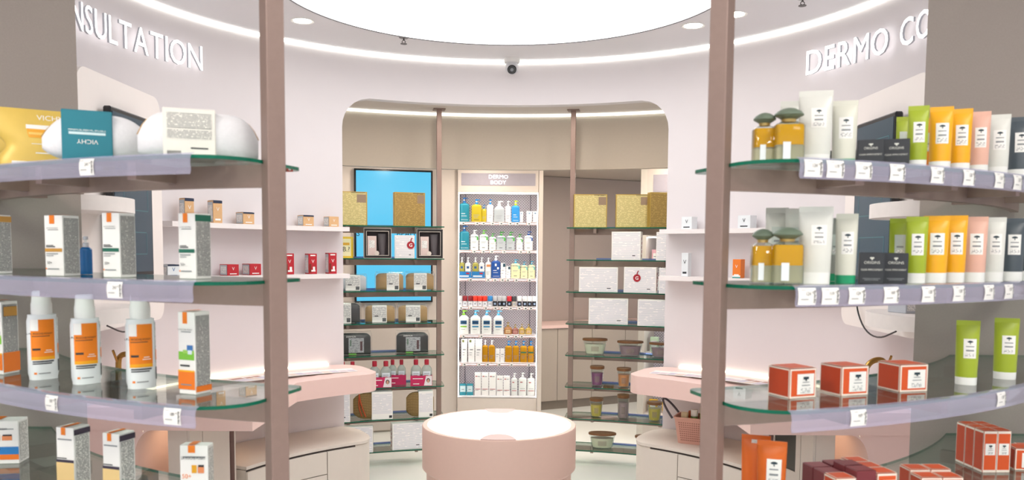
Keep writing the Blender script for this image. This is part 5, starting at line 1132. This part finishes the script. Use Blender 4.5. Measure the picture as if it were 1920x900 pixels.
film_pouch('black wrapped toiletry bag with white sleeve cut by the round wall', 610, 677, 568, 608, 3, '#2c2d30', 'grey', 628, 658); film_pouch('kraft brown wrapped toiletry bag beside the black one', 683, 742, 573, 607, 3, KR, 'kraft', 698, 725); film_pouch('kraft brown wrapped toiletry bag near the far post, below the screen', 745, 803, 573, 606, 3, KR, 'kraft', 761, 788)
film_pouch('black wrapped toiletry bag with grey label, nearer the round wall', 632, 697, 627, 671, 4, '#202123', 'black', 654, 682); film_pouch('black wrapped toiletry bag with grey label near the far post', 741, 805, 626, 668, 4, '#202123', 'black', 761, 788)
# micellar water pairs
def micellar(label, x0, x1, yt, yb, R, sleeve=True):
    pos, w, h = fpl(x0, x1, yt, yb, 5, R); rot = to_cam(pos)
    for s in (-1, 1):
        v = pos+Vector((math.cos(rot), math.sin(rot), 0))*(s*w/4)
        t = thing_at('micellar_bottle', 'clear bottle with red cap, '+label+(', in front' if False else ''), 'bottle', v, rot, 'micellar water bottles, '+label); r = w/4*.97; H_ = h*.80
        def prof(z): u = z/H_; k = 1 if u < .78 else 1-.62*((u-.78)/.22)**1.5; return (r*k, r*.72*k, 2.6)
        b = MB(); b.loft(prof, [0, H_*.03, H_*.4, H_*.78, H_*.85, H_*.92, H_], GL('micellar_clear', '#e9f0ee', .8, '#c9d4d2', .35), 22); b.build('bottle_body', t)
        b = MB(); b.lathe([(r*.42, H_), (r*.44, H_+.004), (r*.44, h*.97), (r*.38, h)], C('#b31f36', .35), 16); b.build('cap', t)
        b = MB(); b.patch(prof, -.7, .7, .40*H_, .70*H_, C('#d9e2ea', .4)); b.patch(prof, -.5, .5, .58*H_, .61*H_, GREYINK, .0011); b.patch(prof, -.5, .3, .5*H_, .52*H_, C('#b31f36', .4), .0011); b.build('label', t)
    v = pos; t = thing_at('pack_sleeve', 'crimson cardboard sleeve round the bottles, '+label, 'sleeve', v, rot, None)
    b = MB(); d = w*.22; hw_ = w/2+.001; o_ = [(-hw_, -d), (hw_, -d), (hw_, d), (-hw_, d)]; i_ = [(x*(1-.0012/hw_), y*(1-.0012/d)) for x, y in o_]
    b.rings([[(x, y, .0005) for x, y in o_], [(x, y, h*.4) for x, y in o_], [(x, y, h*.4) for x, y in i_], [(x, y, .0005) for x, y in i_], [(x, y, .0005) for x, y in o_]], C('#c2205a', .45), False, False); b.build('band', t)
    b = MB(); y = -d-.0008
    b.add([(-w*.4, y, h*.27), (w*.08, y, h*.27), (w*.08, y, h*.30), (-w*.4, y, h*.30)], [(0, 1, 2, 3)], PAPER); b.add([(-w*.38, y, h*.07), (-w*.1, y, h*.07), (-w*.1, y, h*.10), (-w*.38, y, h*.10)], [(0, 1, 2, 3)], PAPER)
    if sleeve:
        b.add([(w*.12, y, h*.02), (w*.49, y, h*.02), (w*.49, y, h*.39), (w*.22, y, h*.39)], [(0, 1, 2, 3)], C('#e6dfe2', .5))
        n = 14; b.add([(w*.32+w*.085*math.cos(2*PI*q/n), y-.0005, h*.22+h*.085*math.sin(2*PI*q/n)) for q in range(n)], [tuple(range(n))], INK); b.add([(w*.32+w*.055*math.cos(2*PI*q/n), y-.0009, h*.20+h*.075*math.sin(2*PI*q/n)) for q in range(n)], [tuple(range(n))], C('#c89c84', .5))
    b.build('print', t)
micellar('pair nearer the pink counter', 692, 734, 682, 731, 3.145); micellar('pair set back between the others', 728, 761, 677, 724, 3.235, False); micellar('pair near the far post', 770, 810, 678, 727, 3.15); micellar('pair half hidden by the pink counter', 634, 670, 684, 735, 3.15)
# woven bags with paper sleeves
def woven(label, x0, x1, yt, yb, s0, s1, red):
    pos, w, h = fpl(x0, x1, yt, yb, 6, 3.155); t = thing_at('woven_bag', label, 'bag', pos, to_cam(pos, 6), 'woven straw bags'); d = .085; R_ = []
    for j in range(17):
        u = -1+2*j/16; kq = (1-abs(u)**4*.45); r = []
        for q in range(20): a_ = 2*PI*q/20; cq, sq = math.cos(a_), math.sin(a_); r.append((u*w*.5, d/2*kq*math.copysign(abs(cq)**.7, cq), .002+h*.47+h*.47*kq*math.copysign(abs(sq)**.7, sq)))
        R_.append(r)
    b = MB(); b.rings(R_, WEAVE()); b.build('bag', t)
    c0, c1 = [(q-(x0+x1)/2)/(x1-x0)*w for q in (s0, s1)]
    b = MB(); b.box(c0, -d/2-.004, .001, c1, d/2+.004, h*.99, PAPER, bev=.003); y = -d/2-.0048; b.add([(c0+.006, y, h*.2), (c1-.006, y, h*.2), (c1-.006, y, h*.92), (c0+.006, y, h*.92)], [(0, 1, 2, 3)], STR); b.add([(c1-.03, y, h*.05), (c1-.006, y, h*.05), (c1-.006, y, h*.14), (c1-.03, y, h*.14)], [(0, 1, 2, 3)], INK); b.build('paper_sleeve', t)
    if red: b = MB(); b.tube([(-w*.36, -d/2*.8, h*.93), (-w*.33, -d/2-.006, h*.6), (-w*.2, -d/2-.008, h*.12)], .006, C('#b04a1f', .6), 6); b.tube([(-w*.36, -d/2*.8, h*.93), (-w*.38, -d/2-.004, h*.5), (-w*.3, -d/2-.006, h*.15)], .005, C('#b04a1f', .6), 6); b.build('strap', t)
woven('woven straw bag with rust strap and white sleeve', 663, 736, 738, 791, 696, 735, True); woven('woven straw bag with white sleeve near the far post', 762, 813, 736, 786, 784, 811, False)
white_box('white striped gift box low by the pink counter, cut by it', 606, 656, 738, 798, 6, 0)
white_box('white striped gift box on the bottom shelf beside the drawers', 640, 699, 807, 856, 7, 0, tagx=670); white_box('white striped gift box on the bottom shelf near the round table', 733, 797, 801, 851, 7, 12)
# right far shelves
white_box('white gift box with red patterned side, second shelf', 1147, 1204, 434, 487, 1, -12); white_box('white gift box by the round wall, second shelf', 1231, 1275, 434, 487, 1, 0)
white_box('wide white gift box nearest the far post, third shelf', 1086, 1158, 502, 548, 2, 0); white_box('white gift box with patterned side, third shelf', 1170, 1233, 502, 550, 2, -12, tagx=1196); white_box('white gift box by the round wall, third shelf', 1236, 1290, 502, 550, 2, 0)
white_box('wide white gift box nearest the far post, fourth shelf', 1104, 1177, 562, 610, 3, 0); white_box('wide white gift box by the round wall, fourth shelf', 1196, 1268, 564, 613, 3, 0)
WOOD = C('#7a4f2c', .5, vary=.2, scale=60)
def candle(label, x0, x1, yt, yb, i, wax, oval, tall=False, R=RM):
    pos, w, h = fpl(x0, x1, yt, yb, i, R); t = thing_at('candle', label, 'candle', pos, to_cam(pos), 'jar candles with wooden lids'); r = w/2*.93; sy = .55 if oval else 1; H_ = h*.86; kb = .8 if not tall else .97
    cl = GL('candle_glass', '#eef4f2', 1.2); 
    b = MB(); b.lathe([(r*kb*.9, 0), (r*kb, .004), (r, H_)], cl, 32, sy=sy, cap1=False); b.build('glass_jar', t)
    b = MB(); b.lathe([(r*kb*.9, .008), (r*(kb+(1-kb)*.75)*.93, H_*.76)], C(wax, .35, vary=.03), 32, sy=sy); b.build('wax', t)
    b = MB(); b.lathe([(r*.96, H_-.002), (r*1.07, H_+.001), (r*1.07, h-.003), (r*1.03, h)], WOOD, 32, sy=sy); b.build('wooden_lid', t)
    b = MB(); a0 = .35
    pts = []
    for j in range(7):
        q = -PI/2-a0+2*a0*j/6; pts += [(r*.93*math.cos(q), sy*r*.95*math.sin(q)-.001, H_*.25), (r*.97*math.cos(q), sy*r*1.0*math.sin(q)-.001, H_*.6)]
    b.add(pts, [(2*j, 2*j+2, 2*j+3, 2*j+1) for j in range(6)], GL('candle_label', '#f0ece8', .3, '#c4b6ae', .25)); b.build('label', t)
candle('oval cream candle with wooden lid nearest the far post', 1092, 1139, 641, 671, 4, '#e9e4cc', True); candle('oval mauve candle with wooden lid, fifth shelf', 1157, 1206, 645, 673, 4, '#a88690', True); candle('oval mauve candle by the round wall', 1217, 1264, 648, 676, 4, '#9c7c86', True)
candle('purple jar candle with wooden lid', 1106, 1133, 694, 731, 5, '#93527f', False); candle('orange jar candle with wooden lid', 1156, 1183, 696, 732, 5, '#e0915a', False)
candle('yellow jar candle nearest the round table', 1105, 1131, 752, 787, 6, '#d8bd52', False); candle('tall mauve cylinder candle with wooden lid', 1157, 1180, 746, 791, 6, '#a58a8c', False, True); candle('yellow jar candle by the round wall', 1213, 1241, 761, 797, 6, '#cdb347', False)
candle('oval cream candle on the bottom shelf', 1103, 1155, 820, 849, 7, '#e6dfc4', True); candle('oval grey glass candle on the bottom shelf beside the drawers', 1190, 1238, 828, 858, 7, '#5a6464', True)
